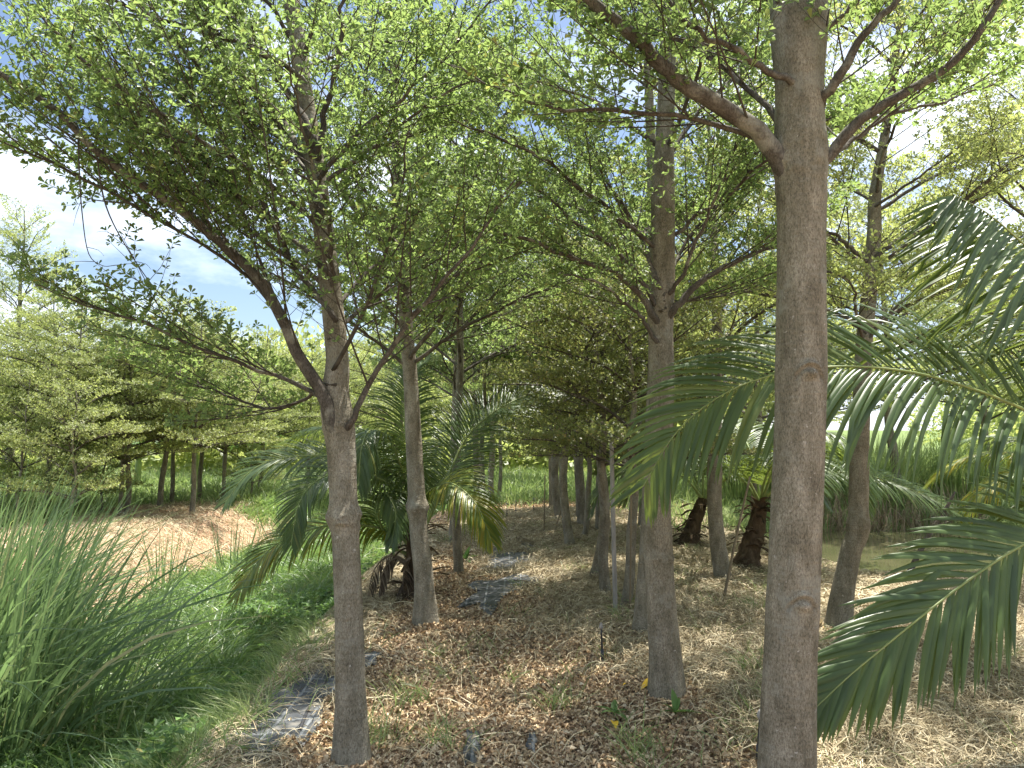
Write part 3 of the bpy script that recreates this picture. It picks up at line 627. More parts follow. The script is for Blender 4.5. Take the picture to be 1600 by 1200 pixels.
# along the path
put(low, 975, 955, 2.0, .92, 'thinnest young tree with olive crown, just right of the grey post', FAR)
put(low2, 893, 858, 3.6, 1.1, 'dark curved trunk on the right of the path, behind the leaning one', FAR)
put(up1, 706, 850, 2.6, .95, 'dark trunk behind the third left tree, half hidden by yellow fronds', FAR)
put(up1, 935, 833, 4.0, .95, 'trunk leaning right beyond the dark curved trunk', FAR)
put(up2, 1003, 828, .3, .8, 'short dark trunk seen left of the black-footed palm', FAR)
put(up2, 768, 785, 1.1, .85, 'pair trunk at the far left end of the path, left one', FAR)
put(up1, 779, 778, 3.0, 1., 'pair trunk at the far left end of the path, right one', FAR)
put(up1, 862, 795, .9, .95, 'far trunk at the right end of the path before the green field', FAR)
put(low2, 876, 812, 5.2, 1.3, 'trunk right of the far path end with a low dense crown', FAR)
put(up2, 741, 800, 5.0, .9, 'dim trunk at the left of the far path end', FAR)
put(up1, 0, 0, 2.2, 1.05, 'tree rising behind the pale slim one, crown filling the upper middle', FAR, y=12.5, x=-1.0)
put(up2, 0, 0, 3.2, 1., 'far row tree behind the olive crowned ones', FAR, y=13.2, x=1.25)
put(up1, 0, 0, 5.9, 1., 'row tree glimpsed between the leaning trunk and the smooth tree', FAR, y=17, x=2.6)
for px_, py_, ro, sc_, s_, lb in [(912, 842, 2.2, .9, low, 'slim trunk between the leaning trunk and the dark curved one'), (868, 800, 3.1, 1.0, low, 'slim far trunk by the end of the path, right of the far stake'),
        (905, 812, 4.4, 1.0, up1, 'slim pale trunk beyond the slanting cane'), (1018, 850, .7, .8, up1, 'slim trunk left of the smooth right tree, far behind'), (752, 826, 1.7, .9, up1, 'slim trunk just left of the far mat scrap')]:
    put(s_, px_, py_, ro, sc_, lb, FAR)
# left grove
G = [(fl1, 75, 800, 1.9, 1.05, 'dark-trunked layered tree at the far left behind the reeds'),
     (fl2, 118, 808, 3.0, .92, 'thick dark trunk behind the reed tips on the left'),
     (fl1, 188, 806, 4.1, .8, 'thin trunk left of the forked grove trunk'),
     (fl2, 198, 803, 5.3, .85, 'forked grove trunk with low arching boughs'),
     (fl1, 268, 786, .5, .95, 'short tapering trunk between the leaning and the edge grove tree'),
     (fl2, 313, 782, 2.3, .9, 'dark trunk directly behind the nearest grove tree'),
     (fl1, 350, 783, 3.3, .9, 'blurred grove trunk at the left tip of the palm frond'),
     (fl1, 12, 790, 5., 1.0, 'slim grove tree at the left margin of the view'),
     (fl2, 405, 775, .2, .95, 'grove tree above the right end of the brown bank'),
     (fl1, 480, 772, 4.6, 1., 'grove tree hidden behind the left palm fronds')]
for s, px_, py_, ro, scl, lb in G: put(s, px_, py_, ro, scl * .86, lb, LEFT)
fl1.scale = (.84,) * 3; fl2.scale = (.86,) * 3
shr = proto(107, 'low', 'leaf_pale', 2.6, .5, 'airy pale shrub behind the reeds, nearest the bank', gp(112, 822), r0=.035, name='leafy_shrub', group='shrubs under the grove trees')
shr['category'] = 'shrub'
for px_, py_, ro, sc_, lb in [(35, 812, 1.2, 1.1, 'pale shrub at the left margin behind the reeds'), (160, 800, 2.6, .8, 'small shrub left of the thin grove trunk'), (-20, 800, 4, 1.3, 'shrub cut by the left edge of the view'),
        (70, 782, 5.1, 1.2, 'shrub behind the dark-trunked layered tree'), (390, 780, 3.4, .9, 'shrub at the right end of the brown bank')]:
    dup(shr, gp(px_, py_), ro, sc_, lb, cat='shrub', group='shrubs under the grove trees')
for (s, x, y, ro, scl, lb) in [(up2, -17.5, 26, 1.1, 1.55, 'tall airy tree rising highest at the far left'), (up1, -13.9, 25, 2.0, 1.0, 'upright airy tree against the sky gap at the left'),
        (fl1, -11.5, 30, 3.1, 1.05, 'rounded tree behind the left grove'), (fl2, -6.5, 28, .6, 1.0, 'broad tree behind the left palm'),
        (fl1, -3.6, 24, 5.1, 1.25, 'broad crown closing the view behind the second left tree'), (fl2, -15.5, 19, 4.4, .85, 'layered tree at the left margin, nearer the ditch')]:
    put(s, 0, 0, ro, scl, lb, LEFT, y=y, x=x)
RIGHT = 'pale layered trees beyond the right row'
for (s, x, y, ro, scl, lb) in [(fl2, 4.2, 13.0, .3, 1.05, 'pale layered tree between the smooth tree and the thick trunk'), (fl1, 7.9, 20.5, 1.9, 1.2, 'pale tree behind the pond, above the reeds'),
        (fl2, 12.5, 19.5, 2.7, 1.2, 'pale spreading tree right of the pond'), (fl1, 3.2, 21, 4.0, 1.25, 'broad pale crown behind the torn palm base'),
        (fl2, 16.5, 24, 5.2, 1.4, 'tall pale tree at the far right edge'), (up2, 6.6, 9.2, 1.0, 1.05, 'upright pale tree behind the upper palm frond'),
        (fl2, 9.7, 19.0, 3.9, 1.45, 'large pale tree behind the brown reed stubble'), (fl1, 6.1, 24, 1.2, 1.5, 'wide pale crown between the pond trees'),
        (fl1, 1.8, 27, 3.1, 1.3, 'dense crown closing the tunnel of trees on the right'), (fl2, -.9, 30, 5.9, 1.2, 'tree closing the far end of the tunnel over the field')]:
    put(s, 0, 0, ro, scl, lb, RIGHT, y=y, x=x)

# far wood, one mass beyond the fields
rng = np.random.default_rng(7)
def far_wood():
    g = Geo(); tk = Geo()
    for k in range(150):
        az = rng.uniform(-46, 44); d = rng.uniform(36, 90) if k < 95 else rng.uniform(33, 60)
        x, y = d * math.tan(radians(az)), d
        if 17 < az < 30: continue
        if abs(x) > 75: continue
        h = rng.uniform(5, 9.5) if k < 95 else rng.uniform(1.6, 3.4); w = rng.uniform(2.4, 4.2); lowb = k >= 95; z0 = GROUND(x, y)
        n = 1500; u = norm(rng.normal(0, 1, (n, 3))); lump = 1 + .35 * (fbm(u[:, 0] * 3 + k, u[:, 1] * 3 + u[:, 2] * 2, k) - .5) * 2
        pos = u * (lump * rng.uniform(.45, 1, n) ** .4)[:, None] * A([w, w, h * (.5 if lowb else .42)]) + A([x, y, z0 + h * (.45 if lowb else .6)])
        dd = norm(u + rng.normal(0, .6, (n, 3))); leaves(g, pos, dd, norm(u + rng.normal(0, .7, (n, 3))), rng.uniform(.25, .5, n), simple=True, wr=.6)
        tube1(g, [(x, y, z0 - .2), (x + .1, y, z0 + h * .4)], [.16, .1], n=3, sides=5, cap=False)
    obj('far_wood', g.mesh('far_wood', M['leaf_pale']), kind='stuff', label='distant woodland closing the horizon beyond the fields', category='woodland')
far_wood()

# ------------------------------------------------------------------ palms
def frond(parent, pts, off, rng, Lmax=.75, n=96, width=.019, t0=.16, droop=1.5, lift=15, roll=0., r0=.016, matk='frond', ang=(68, 24), ragged=.05, upv=None):
    p = resample(pts, 60); s = arclen(p); Lr = s[-1]
    g = Geo(); rr = np.interp(s / Lr, [0, .1, .5, 1], [r0 * 1.8, r0, r0 * .6, r0 * .18])
    tubes(g, p[None], rr[None], 7)
    f = obj('frond', g.mesh('frond', M['rachis'] if matk != 'dead' else M['dead'], off=off), parent)
    T = norm(np.gradient(p, axis=0)); lg = Geo(); K = 8
    uu = np.linspace(t0, .995, n)
    for sgn in (-1, 1):
        for i, u in enumerate(uu):
            if rng.random() < ragged: continue
            u = min(.998, u + rng.normal(0, .002)); q = A([np.interp(u * Lr, s, p[:, c]) for c in range(3)]); t = norm(A([np.interp(u * Lr, s, T[:, c]) for c in range(3)]))
            up = A([0, 0, 1.]) if upv is None else norm(A(upv))
            B = norm(np.cross(t, up)); N = np.cross(B, t)
            c_, s_ = cos(radians(roll)), sin(radians(roll)); B, N = B * c_ + N * s_, N * c_ - B * s_
            v = (u - t0) / (1 - t0); a = radians(np.interp(v, [0, 1], ang) + rng.normal(0, 2.5)); e = radians(lift + rng.normal(0, 4))
            d = t * cos(a) + (B * sgn * cos(e) + N * sin(e)) * sin(a)
            ln = Lmax * (.55 + .45 * sin(pi * (v * .8 + .12))) * (1 - .55 * v ** 5) * rng.uniform(.93, 1.05) * (.55 + .45 * min(1, v / .08))
            pts_ = [q]; st = ln / (K - 1); dr = droop * rng.uniform(.8, 1.25)
            brk = rng.integers(3, K - 1) if rng.random() < .12 else 99
            for k in range(1, K):
                d = norm(d + A([0, 0, -1.]) * dr * st * (.35 + 1.3 * k / K) * (1 + abs(d[2]) * 0) + rng.normal(0, .012, 3))
                if k == brk: d = norm(d + A([0, 0, -.8]))
                pts_.append(pts_[-1] + d * st)
            pp = A(pts_); Td = norm(np.gradient(pp, axis=0)); nr = N * 1. + A([0, 0, .25]) + rng.normal(0, .08, 3)
            S = norm(np.cross(Td, nr)); Nn = np.cross(S, Td)
            wv = width * np.interp(np.linspace(0, 1, K), [0, .12, .45, .8, 1], [.35, .85, 1., .62, .04])[:, None] * .5
            V = np.stack([pp + S * wv - Nn * wv * .35, pp + Nn * wv * .15, pp - S * wv - Nn * wv * .35], 1)
            ii = np.arange(K - 1)[:, None] * 3
            lg.add(V, np.concatenate([ii + A([0, 3, 4, 1]), ii + A([1, 4, 5, 2])]))
    obj('leaflets', lg.mesh('leaflets', M[matk], off=off), f)
    return f

def arc(base, az, L_, el0, sag, n=7):
    """natural arching rachis from base, heading az (deg from +X), starting elevation el0"""
    pts = [A(base, dtype=float)]; el = radians(el0); st = L_ / (n - 1)
    for k in range(1, n):
        pts.append(pts[-1] + st * A([cos(radians(az)) * cos(el), sin(radians(az)) * cos(el), sin(el)])); el -= radians(sag) / (n - 1) * (1 + .6 * k / n)
    return pts

def palm_trunk(parent, base, h, r, rng, dark=False, lean=(0, 0), bulge=.25):
    """short coconut stem wrapped in torn leaf bases"""
    g = Geo()
    pth = [base + A([0, 0, -.08]), base + A([lean[0] * .3, lean[1] * .3, h * .35]), base + A([lean[0], lean[1], h])]
    bark_tube(g, pth, [(0, r * 1.25), (.3, r), (.7, r * .85), (1, r * .55)], rng, n=60, sides=26, amp=.55, flare=bulge, flare_h=.2)
    o = obj('trunk', g.mesh('trunk', M['fibre'], off=base), parent)
    g = Geo()
    for k in range(46):
        f = rng.uniform(.1, 1.0); az = rng.random() * 6.28; rr = r * (1.05 - .35 * f)
        c = base + A([lean[0] * f, lean[1] * f, h * f]) + A([cos(az), sin(az), 0]) * rr
        out = A([cos(az), sin(az), 0]); side = A([-sin(az), cos(az), 0]); ln = rng.uniform(.08, .30); w = rng.uniform(.02, .07)
        K = 6; tt = np.linspace(0, 1, K)[:, None]
        pp = c - out * .03 + out * ln * (.25 * tt + .75 * tt ** 1.6) + A([0, 0, 1]) * ln * (.8 * tt - rng.uniform(.2, 1.2) * tt ** 2) + side * rng.normal(0, .04) * tt
        ww = w * (1 - .75 * tt) * (1 + .25 * rng.normal(0, 1, (K, 1)))
        th_ = out * .012
        V = np.concatenate([np.stack([pp + side * ww, pp - side * ww], 1).reshape(-1, 3), np.stack([pp + side * ww * .8 + th_ + A([0, 0, .008]), pp - side * ww * .8 + th_ + A([0, 0, .008])], 1).reshape(-1, 3)])
        i = np.arange(K - 1)[:, None] * 2; m = 2 * K
        g.add(V, np.concatenate([i + A([0, 1, 3, 2]), i + A([0, 2, 3, 1]) + m, i + A([0, 2, m + 2, m]), i + A([1, m + 1, m + 3, 3])]))
    obj('leaf_base', g.mesh('leaf_base', M['fibre'], off=base, smooth_=False), parent)

def palm(label, base, rng, fronds, h, r, group=None, lean=(0, 0), dead=(), bulge=.25):
    e = empty('coconut_palm', base, label, 'palm', group)
    palm_trunk(e, base, h, r, rng, lean=lean, bulge=bulge)
    for fr in fronds:
        pts = fr[0]; kw = fr[1] if len(fr) > 1 else {}
        frond(e, pts, base, rng, **kw)
    for pts in dead:
        frond(e, pts, base, rng, Lmax=.20, n=26, width=.020, droop=5, lift=-78, matk='dead', ragged=.25, r0=.012)
    return e
PG = 'young coconut palms between the trees'
# P1: palm left of the path
rng = np.random.default_rng(501)
b = gp(648, 935); b[0] += 0; d0 = b[1]
cx = lambda l: [P(a, bb, d0 + dd) for a, bb, dd in l]
palm('coconut palm left of the path, skirted with grey dead leaves', b, rng, [
    (cx([(648, 850, 0), (645, 780, 0), (620, 742, -.1), (560, 722, -.25), (500, 712, -.4), (430, 718, -.55), (385, 742, -.65), (352, 785, -.75)]), dict(Lmax=.52, droop=1.5, lift=12, roll=32)),
    (cx([(648, 850, 0), (640, 790, -.1), (600, 752, -.4), (550, 738, -.6), (500, 748, -.8), (468, 785, -1.), (455, 850, -1.1)]), dict(Lmax=.46, droop=1.6, lift=12, roll=32)),
    (cx([(650, 865, 0), (620, 835, -.1), (575, 822, -.2), (520, 820, -.4), (450, 840, -.6), (405, 875, -.75), (370, 930, -.85)]), dict(Lmax=.55, droop=1.6, lift=8, roll=22, matk='frond_yellow')),
    (cx([(648, 850, 0), (635, 760, -.1), (610, 690, -.3), (580, 672, -.5), (565, 700, -.8), (560, 760, -.9)]), dict(Lmax=.6, droop=4.5, lift=5)),
    (cx([(648, 850, 0), (640, 740, 0), (632, 650, .1), (640, 590, .3), (670, 560, .5)]), dict(Lmax=.5, droop=2.2)),
    (cx([(650, 850, 0), (662, 790, -.1), (690, 758, -.3), (715, 760, -.5), (745, 790, -.7), (768, 845, -.8)]), dict(Lmax=.5, droop=2.4, lift=15, roll=-25, matk='frond_yellow')),
    (cx([(652, 850, 0), (690, 770, .2), (725, 690, .5), (770, 645, .8), (830, 615, 1.1), (880, 612, 1.3)]), dict(Lmax=.66, droop=1.1, lift=15, roll=-30)),
    (cx([(652, 850, 0), (700, 740, .5), (740, 670, 1.0), (790, 640, 1.6), (850, 660, 2.0)]), dict(Lmax=.7, droop=1.6, lift=20)),
    (cx([(648, 855, 0), (620, 740, .4), (570, 680, .8), (510, 668, 1.2), (450, 690, 1.5)]), dict(Lmax=.65, droop=2.)),
    (cx([(646, 870, 0), (610, 850, -.1), (590, 800, -.3), (600, 770, -.5), (618, 800, -.7), (612, 850, -.8)]), dict(Lmax=.4, droop=4.)),
    ], h=.75, r=.12, group=PG, dead=[cx([(640, 880, -.1), (612, 868, -.2), (585, 890, -.3), (573, 940, -.35)]), cx([(636, 885, -.1), (618, 872, -.2), (600, 890, -.3), (592, 925, -.35)]),
    cx([(640, 872, -.12), (634, 880, -.17), (630, 905, -.18), (631, 940, -.17)]), cx([(655, 872, -.1), (655, 880, -.16), (652, 905, -.17), (652, 940, -.17)])])
# P2: palm right of the frame, three big fronds reach in
rng = np.random.default_rng(502)
b = A([4.15, 4.5, GROUND(4.15, 4.5)]); cb = A([4.15, 4.5, 1.15])
fj = px3([(1720, 705, 4.1), (1600, 640, 3.95), (1490, 598, 3.85), (1400, 578, 3.8), (1300, 573, 3.78), (1200, 588, 3.76), (1120, 622, 3.76), (1055, 678, 3.78), (1005, 760, 3.82)])
fl = px3([(1760, 560, 4.1), (1680, 450, 3.9), (1600, 382, 3.7), (1545, 335, 3.5), (1488, 303, 3.3)])
fk = px3([(1760, 800, 4.1), (1680, 812, 3.95), (1600, 850, 3.8), (1525, 898, 3.7), (1450, 955, 3.62), (1380, 1012, 3.56), (1325, 1058, 3.52), (1272, 1108, 3.5)])
palm('large coconut palm off the right edge whose glossy fronds reach into view', b, rng, [
    ([cb] + fj, dict(Lmax=.74, n=92, width=.029, droop=1.3, lift=6, upv=(0, -.86, .5), ang=(62, 30), t0=.2, r0=.013)),
    ([cb] + fl, dict(Lmax=.84, n=64, width=.028, droop=.7, lift=66, t0=.22, r0=.013, ang=(66, 40), upv=(-.75, 0, -.6))),
    ([cb] + fk, dict(Lmax=.64, n=78, width=.035, droop=.6, lift=4, t0=.2, r0=.015, ang=(50, 20), upv=(.15, -.85, .45))),
    (arc(cb, -30, 2.8, 60, 95),), (arc(cb, 60, 2.8, 55, 90),), (arc(cb, 10, 2.6, 40, 90),), (arc(cb, 110, 2.4, 74, 70),), (arc(cb, -80, 2.2, 60, 90),)],
    h=1.15, r=.15, group=PG)
# P3: palm with torn orange bases, behind the leaning trunk; its frond sweeps right
rng = np.random.default_rng(503)
b = gp(1168, 892); d0 = b[1]; cb = b + A([.18, 0, .82])
palm('coconut palm with torn reddish leaf bases, one frond sweeping right over the pond', b, rng, [
    ([cb] + cx([(1230, 745, -.1), (1290, 737, -.2), (1360, 744, -.3), (1430, 768, -.4), (1500, 805, -.5), (1548, 862, -.6)]), dict(Lmax=.58, n=90, droop=1.8, lift=15, roll=-25, matk='frond')),
    ([cb] + cx([(1240, 660, 0), (1300, 610, 0), (1350, 600, 0), (1400, 630, 0)]), dict(Lmax=.6, droop=1.6)),
    ([cb] + cx([(1230, 690, -.3), (1300, 680, -.6), (1340, 730, -.9), (1350, 800, -1.1)]), dict(Lmax=.55, droop=2.)),
    (arc(cb, 95, 2.2, 75, 90),), (arc(cb, 150, 2.3, 55, 110),), (arc(cb, 200, 2.2, 60, 110),), (arc(cb, 40, 2.4, 60, 90),), (arc(cb, 280, 1.6, 70, 110),)],
    h=.85, r=.115, bulge=.6, lean=(.18, 0), group=PG)
# P4: dark based palm further back
rng = np.random.default_rng(504)
b = gp(1074, 858); d0 = b[1]; cb = b + A([.25, 0, .72])
palm('coconut palm with a black shaggy foot, behind the hanging frond', b, rng, [
    (arc(cb, a, L_, e, s), dict(Lmax=.6, droop=2)) for a, L_, e, s in [(20, 2.2, 60, 90), (75, 2.4, 75, 80), (140, 2.4, 60, 100), (190, 2.2, 50, 110), (330, 2.0, 45, 90), (100, 2.2, 50, 90)]],
    h=.75, r=.10, bulge=.7, lean=(.25, 0), group=PG)
# P5: yellowing palm on the far right
rng = np.random.default_rng(505)
b = A([7.35, 9.1, GROUND(7.35, 9.1)]); cb = b + A([0, 0, .65])
palm('yellowing coconut palm on the right bank of the pond', b, rng, [
    (arc(cb, a, L_, e, s), dict(Lmax=.6, droop=2.2, matk=m)) for a, L_, e, s, m in [(185, 2.5, 55, 105, 'frond_yellow'), (160, 2.6, 62, 100, 'frond_yellow'), (210, 2.2, 50, 105, 'frond_yellow'), (130, 2.5, 70, 90, 'frond'), (60, 2.2, 60, 90, 'frond'), (250, 2.0, 60, 100, 'frond_yellow'), (0, 2.0, 50, 90, 'frond')]],
    h=.6, r=.15, group=PG)

# banana plants far behind the grove
def banana(label, x, y, seed):
    rng = np.random.default_rng(seed); b = A([x, y, GROUND(x, y)]); e = empty('banana_plant', b, label, 'banana plant', 'banana plants behind the grove')
    g = Geo(); tube1(g, [b - A([0, 0, .1]), b + A([.03, 0, .7]), b + A([.05, 0, 1.4])], [.13, .1, .06], n=8, sides=10); obj('stem', g.mesh('stem', M['rachis'], off=b), e)
    for k in range(8):
        az = k * 45 + rng.uniform(-15, 15); p = resample(arc(b + A([.05, 0, 1.3]), az, rng.uniform(1.3, 1.9), rng.uniform(45, 75), 110), 16); T = norm(np.gradient(p, axis=0))
        S = norm(np.cross(T, A([0, 0, 1.]))); w = .26 * np.interp(np.linspace(0, 1, 16), [0, .15, .2, .6, 1], [.03, .05, .7, 1, .05])[:, None]
        V = np.stack([p + S * w - A([0, 0, .3]) * w, p, p - S * w - A([0, 0, .3]) * w], 1); i = np.arange(15)[:, None] * 3
        g = Geo(); g.add(V, np.concatenate([i + A([0, 3, 4, 1]), i + A([1, 4, 5, 2])])); obj('leaf', g.mesh('leaf', M['weed'], off=b), e)
banana('banana plant behind the leaning grove trunk', -10.4, 24.5, 1); banana('banana plant right of the nearest grove tree', -9.0, 25.5, 2)
banana('small banana plant left behind the forked grove trunk', -13.0, 26, 3)

# ------------------------------------------------------------------ blades: grasses, reeds, straw
def blades(base, h, w, lean_dir, lean, bend, K=4, rng=None):
    """base[N,3]; blades rise h, leaning along lean_dir and bending over"""
    n = len(base); tt = np.linspace(0, 1, K)[None, :, None]; h = A(h)[:, None, None]; lean = A(lean)[:, None, None]; bend = A(bend)[:, None, None]
    ld = A(lean_dir)[:, None]
    c = base[:, None] + A([0, 0, 1.]) * h * (tt - bend * .55 * tt ** 2.2) + ld * h * (lean * tt + bend * .8 * tt ** 2)
    sd = norm(np.cross(norm(c[:, -1] - c[:, 0]), rng.normal(0, 1, (n, 3))))[:, None]
    wv = A(w)[:, None, None] * .5 * np.interp(np.linspace(0, 1, K), [0, .3, .7, 1], [.7, 1, .7, .05])[None, :, None]
    V = np.stack([c - sd * wv, c + sd * wv], 2)          # N,K,2,3
    i = np.arange(n)[:, None, None] * (2 * K) + np.arange(K - 1)[None, :, None] * 2
    return V.reshape(-1, 3), (i + A([0, 1, 3, 2])).reshape(-1, 4)
def dirs(n, rng, bias=(0, 0), k=1.):
    a = rng.random(n) * 2 * pi; v = np.stack([np.cos(a), np.sin(a), a * 0], 1) * k + A([bias[0], bias[1], 0]); return norm(v)
def on_ground(x, y, dz=0): return np.stack([x, y, H(x, y) + dz], 1)
def infrustum(x, y, m=.6): return (np.abs(x) < .70 * y + m) & (y > 2.6)

rng = np.random.default_rng(900)
# ditch grass
n = 130000; y = 2.9 + 17 * rng.random(n) ** 1.5; x = rng.uniform(-6.4, -1.35, n)
gr, sd = zone(x, y); k = infrustum(x, y) & (rng.random(n) < gr * 1.0 * (.6 + .9 * fbm(x * 1.5, y * 1.5, 61))) ; x, y = x[k], y[k]; n = len(x)
openw = (x > -2.7) & (x < -1.72) & (y > 6.9 + .5 * np.sin(x * 9)) & (y < 13.5) & (fbm(x * 3, y * 3, 71) < .66); x, y = x[~openw], y[~openw]; n = len(x)
zz = np.maximum(H(x, y), -.66); h = rng.uniform(.18, .48, n) * (.5 + 1. * fbm(x * .9, y * .9, 62)) * (.55 + .45 * smooth(-1.5, -2.3, x))
h = h * (1 - .65 * (y > 6.0) * (x > -2.45) * (y < 13.5))
V, Q = blades(np.stack([x, y, zz], 1), h, rng.uniform(.006, .016, n) * (1 + .04 * y), dirs(n, rng, (.2, -.1)), rng.uniform(.1, .6, n), rng.uniform(.2, 1., n), 5, rng)
obj('ditch_grass', mk_mesh('ditch_grass', V, Q, M['grass']), kind='stuff', label='lush bright green grass filling the ditch at the left', category='grass')
# weeds, broad leaves low down at the left front and bank foot
n = 10000; y = 3.0 + 7 * rng.random(n) ** 1.4; x = rng.uniform(-4.8, -1.5, n); gr, sd = zone(x, y)
k = infrustum(x, y) & (rng.random(n) < gr * smooth(.45, .62, fbm(x * 1.1, y * 1.1, 64) + .25 * smooth(5.5, 3.5, y))); x, y = x[k], y[k]; n = len(x)
g = Geo(); per = 6
base = np.stack([x, y, np.maximum(H(x, y), -.66) + rng.uniform(.05, .34, n)], 1)
az = np.arange(per)[None] * 2 * pi / per + rng.random((n, 1)) * 6; r3 = np.stack([np.cos(az), np.sin(az), rng.uniform(-.1, .7, (n, per))], -1)
leaves(g, np.repeat(base, per, 0), r3.reshape(-1, 3), A([0, 0, 1.]) + rng.normal(0, .35, (n * per, 3)), rng.uniform(.03, .075, n * per), wr=.52, rng=rng)
st = np.stack([base - A([0, 0, .3]), base - A([0, 0, .15]), base], 1); tubes(g, st, np.full((n, 3), .0025), 3)
obj('creeping_weeds', g.mesh('creeping_weeds', M['weed']), kind='stuff', label='broad-leaved green weeds creeping through the ditch grass', category='weeds')
# reeds: tall clumps at the left
def reed_mass(name, label, centers, nper, hr, m, wr=(.010, .020), bias=(.6, -.1), bend=(.05, .75), K=7, kind='stuff', cat='reeds'):
    g = Geo()
    for (x0, y0, s) in centers:
        n = nper; a = rng.random(n) * 6.28; r = s * np.sqrt(rng.random(n)); x = x0 + np.cos(a) * r; y = y0 + np.sin(a) * r
        zz = np.maximum(H(x, y), -.66) - .03; h = rng.uniform(hr[0], hr[1], n)
        out = norm(np.stack([np.cos(a) + bias[0], np.sin(a) + bias[1], a * 0], 1) + rng.normal(0, .35, (n, 3)) * A([1, 1, 0]))
        V, Q = blades(np.stack([x, y, zz], 1), h, rng.uniform(wr[0], wr[1], n), out, rng.uniform(.02, .38, n), rng.uniform(0, 1, n) ** 2 * (bend[1] - bend[0]) + bend[0], K, rng)
        g.add(V, Q)
    obj(name, g.mesh(name, M[m]), kind=kind, label=label, category=cat)
cs = [(-3.9, 5.6, .45), (-3.45, 5.1, .4), (-4.4, 6.2, .5), (-4.8, 7.0, .5), (-4.3, 5.4, .4), (-5.3, 7.6, .5), (-5.2, 6.6, .4)]
reed_mass('tall_reeds', 'tall blue-green reeds leaning right over the ditch at the left', cs, 250, (1.0, 2.2), 'reed', wr=(.012, .026), bias=(.9, -.15), bend=(.05, .95))
reed_mass('low_reeds', 'shorter young reeds between the tall reeds and the ditch grass', [(-3.5, 6.3, .5), (-3.0, 5.5, .35), (-4.3, 8.0, .5), (-3.6, 7.2, .4)], 100, (.6, 1.25), 'reed', bias=(.9, -.1), bend=(.05, .8))
reed_mass('bank_reeds', 'short scattered reeds sprouting at the foot of the brown bank', [(-4.6, 12.5, .35), (-4.2, 14.2, .3), (-4.5, 16, .5), (-5.0, 11, .25), (-4.3, 17.5, .5)], 45, (.5, 1.3), 'reed', bias=(.2, 0), bend=(0, .3))
reed_mass('pond_reeds', 'pale green reeds standing behind the pond', [(6 + 1.0 * k, 19 + 1.5 * rng.random(), .9) for k in range(11)] + [(7 + 1.3 * k, 21.5 + rng.random(), 1.) for k in range(9)], 330, (.8, 2.0), 'grass_pale', wr=(.02, .04), bias=(0, 0), bend=(0, .5), K=5)
reed_mass('dead_reeds', 'dry brown reed stubble at the back edge of the pond', [(7.4 + .8 * k, 17.6 + .3 * rng.random(), .5) for k in range(5)], 120, (.4, 1.1), 'dryreed', wr=(.012, .025), bias=(0, -.2), bend=(0, .8), K=4)
# field grass (pale, sunlit) behind grove, at path end, right banks
n = 120000; y = 8.5 + 34 * rng.random(n) ** 1.3; x = rng.uniform(-1, 1, n) * (.72 * y + 1)
gr, sd = zone(x, y); k = (rng.random(n) < gr * .9) & ~((x < -1.4) & (x > -5.9) & (y < 20)) & (pond_mask(x, y) < .5) ; x, y = x[k], y[k]; n = len(x)
V, Q = blades(on_ground(x, y, -.02), rng.uniform(.10, .42, n) * (.4 + 1.1 * fbm(x * .5, y * .5, 66)) * (1 + .02 * y) * (1 - .78 * (x > 2.6) * (x < 12) * (y < 12.5)), rng.uniform(.008, .02, n) * (1 + .05 * y), dirs(n, rng), rng.uniform(0, .5, n), rng.uniform(0, .8, n), 3, rng)
obj('field_grass', mk_mesh('field_grass', V, Q, M['grass_pale']), kind='stuff', label='sunlit pale green grass of the open field and pond banks', category='grass')
# sparse green tufts on the path
g = Geo()
for k in range(150):
    y0 = 3.5 + 11 * rng.random() ** 1.3; x0 = rng.uniform(-1.3, 4.2)
    if abs(x0) > .7 * y0 + .3 or (x0 < .3 and rng.random() < .6): continue
    n = rng.integers(8, 36); s = rng.uniform(.03, .16); x = x0 + rng.normal(0, s, n); y = y0 + rng.normal(0, s, n)
    V, Q = blades(on_ground(x, y, -.01), rng.uniform(.06, .26, n), rng.uniform(.003, .007, n), dirs(n, rng), rng.uniform(.1, .6, n), rng.uniform(.2, .9, n), 5, rng); g.add(V, Q)
for (px_, py_) in [(1205, 1100), (1180, 1060), (1195, 1140), (985, 950), (975, 975), (1190, 935), (560, 1185), (590, 1160), (1000, 1190), (870, 1110), (1180, 960), (700, 1170), (640, 1100)]:
    q = gp(px_, py_); n = 60; x = q[0] + rng.normal(0, .07, n); y = q[1] + rng.normal(0, .07, n)
    V, Q = blades(on_ground(x, y, -.01), rng.uniform(.08, .30, n), rng.uniform(.003, .007, n), dirs(n, rng), rng.uniform(.1, .5, n), rng.uniform(.1, .9, n), 5, rng); g.add(V, Q)
for k in range(260):
    y0 = 3.3 + 3.6 * rng.random() ** 1.2; x0 = float(edge_l(y0)) - rng.uniform(.0, .55); n = rng.integers(12, 34); s = rng.uniform(.03, .11); x = x0 + rng.normal(0, s, n); y = y0 + rng.normal(0, s, n)
    V, Q = blades(on_ground(x, y, -.01), rng.uniform(.08, .30, n), rng.uniform(.003, .008, n), dirs(n, rng, (-.4, 0)), rng.uniform(.1, .7, n), rng.uniform(.2, .9, n), 5, rng); g.add(V, Q)
obj('path_grass', g.mesh('path_grass', M['grass_pale']), kind='stuff', label='thin green grass tufts poking through the leaf litter', category='grass')

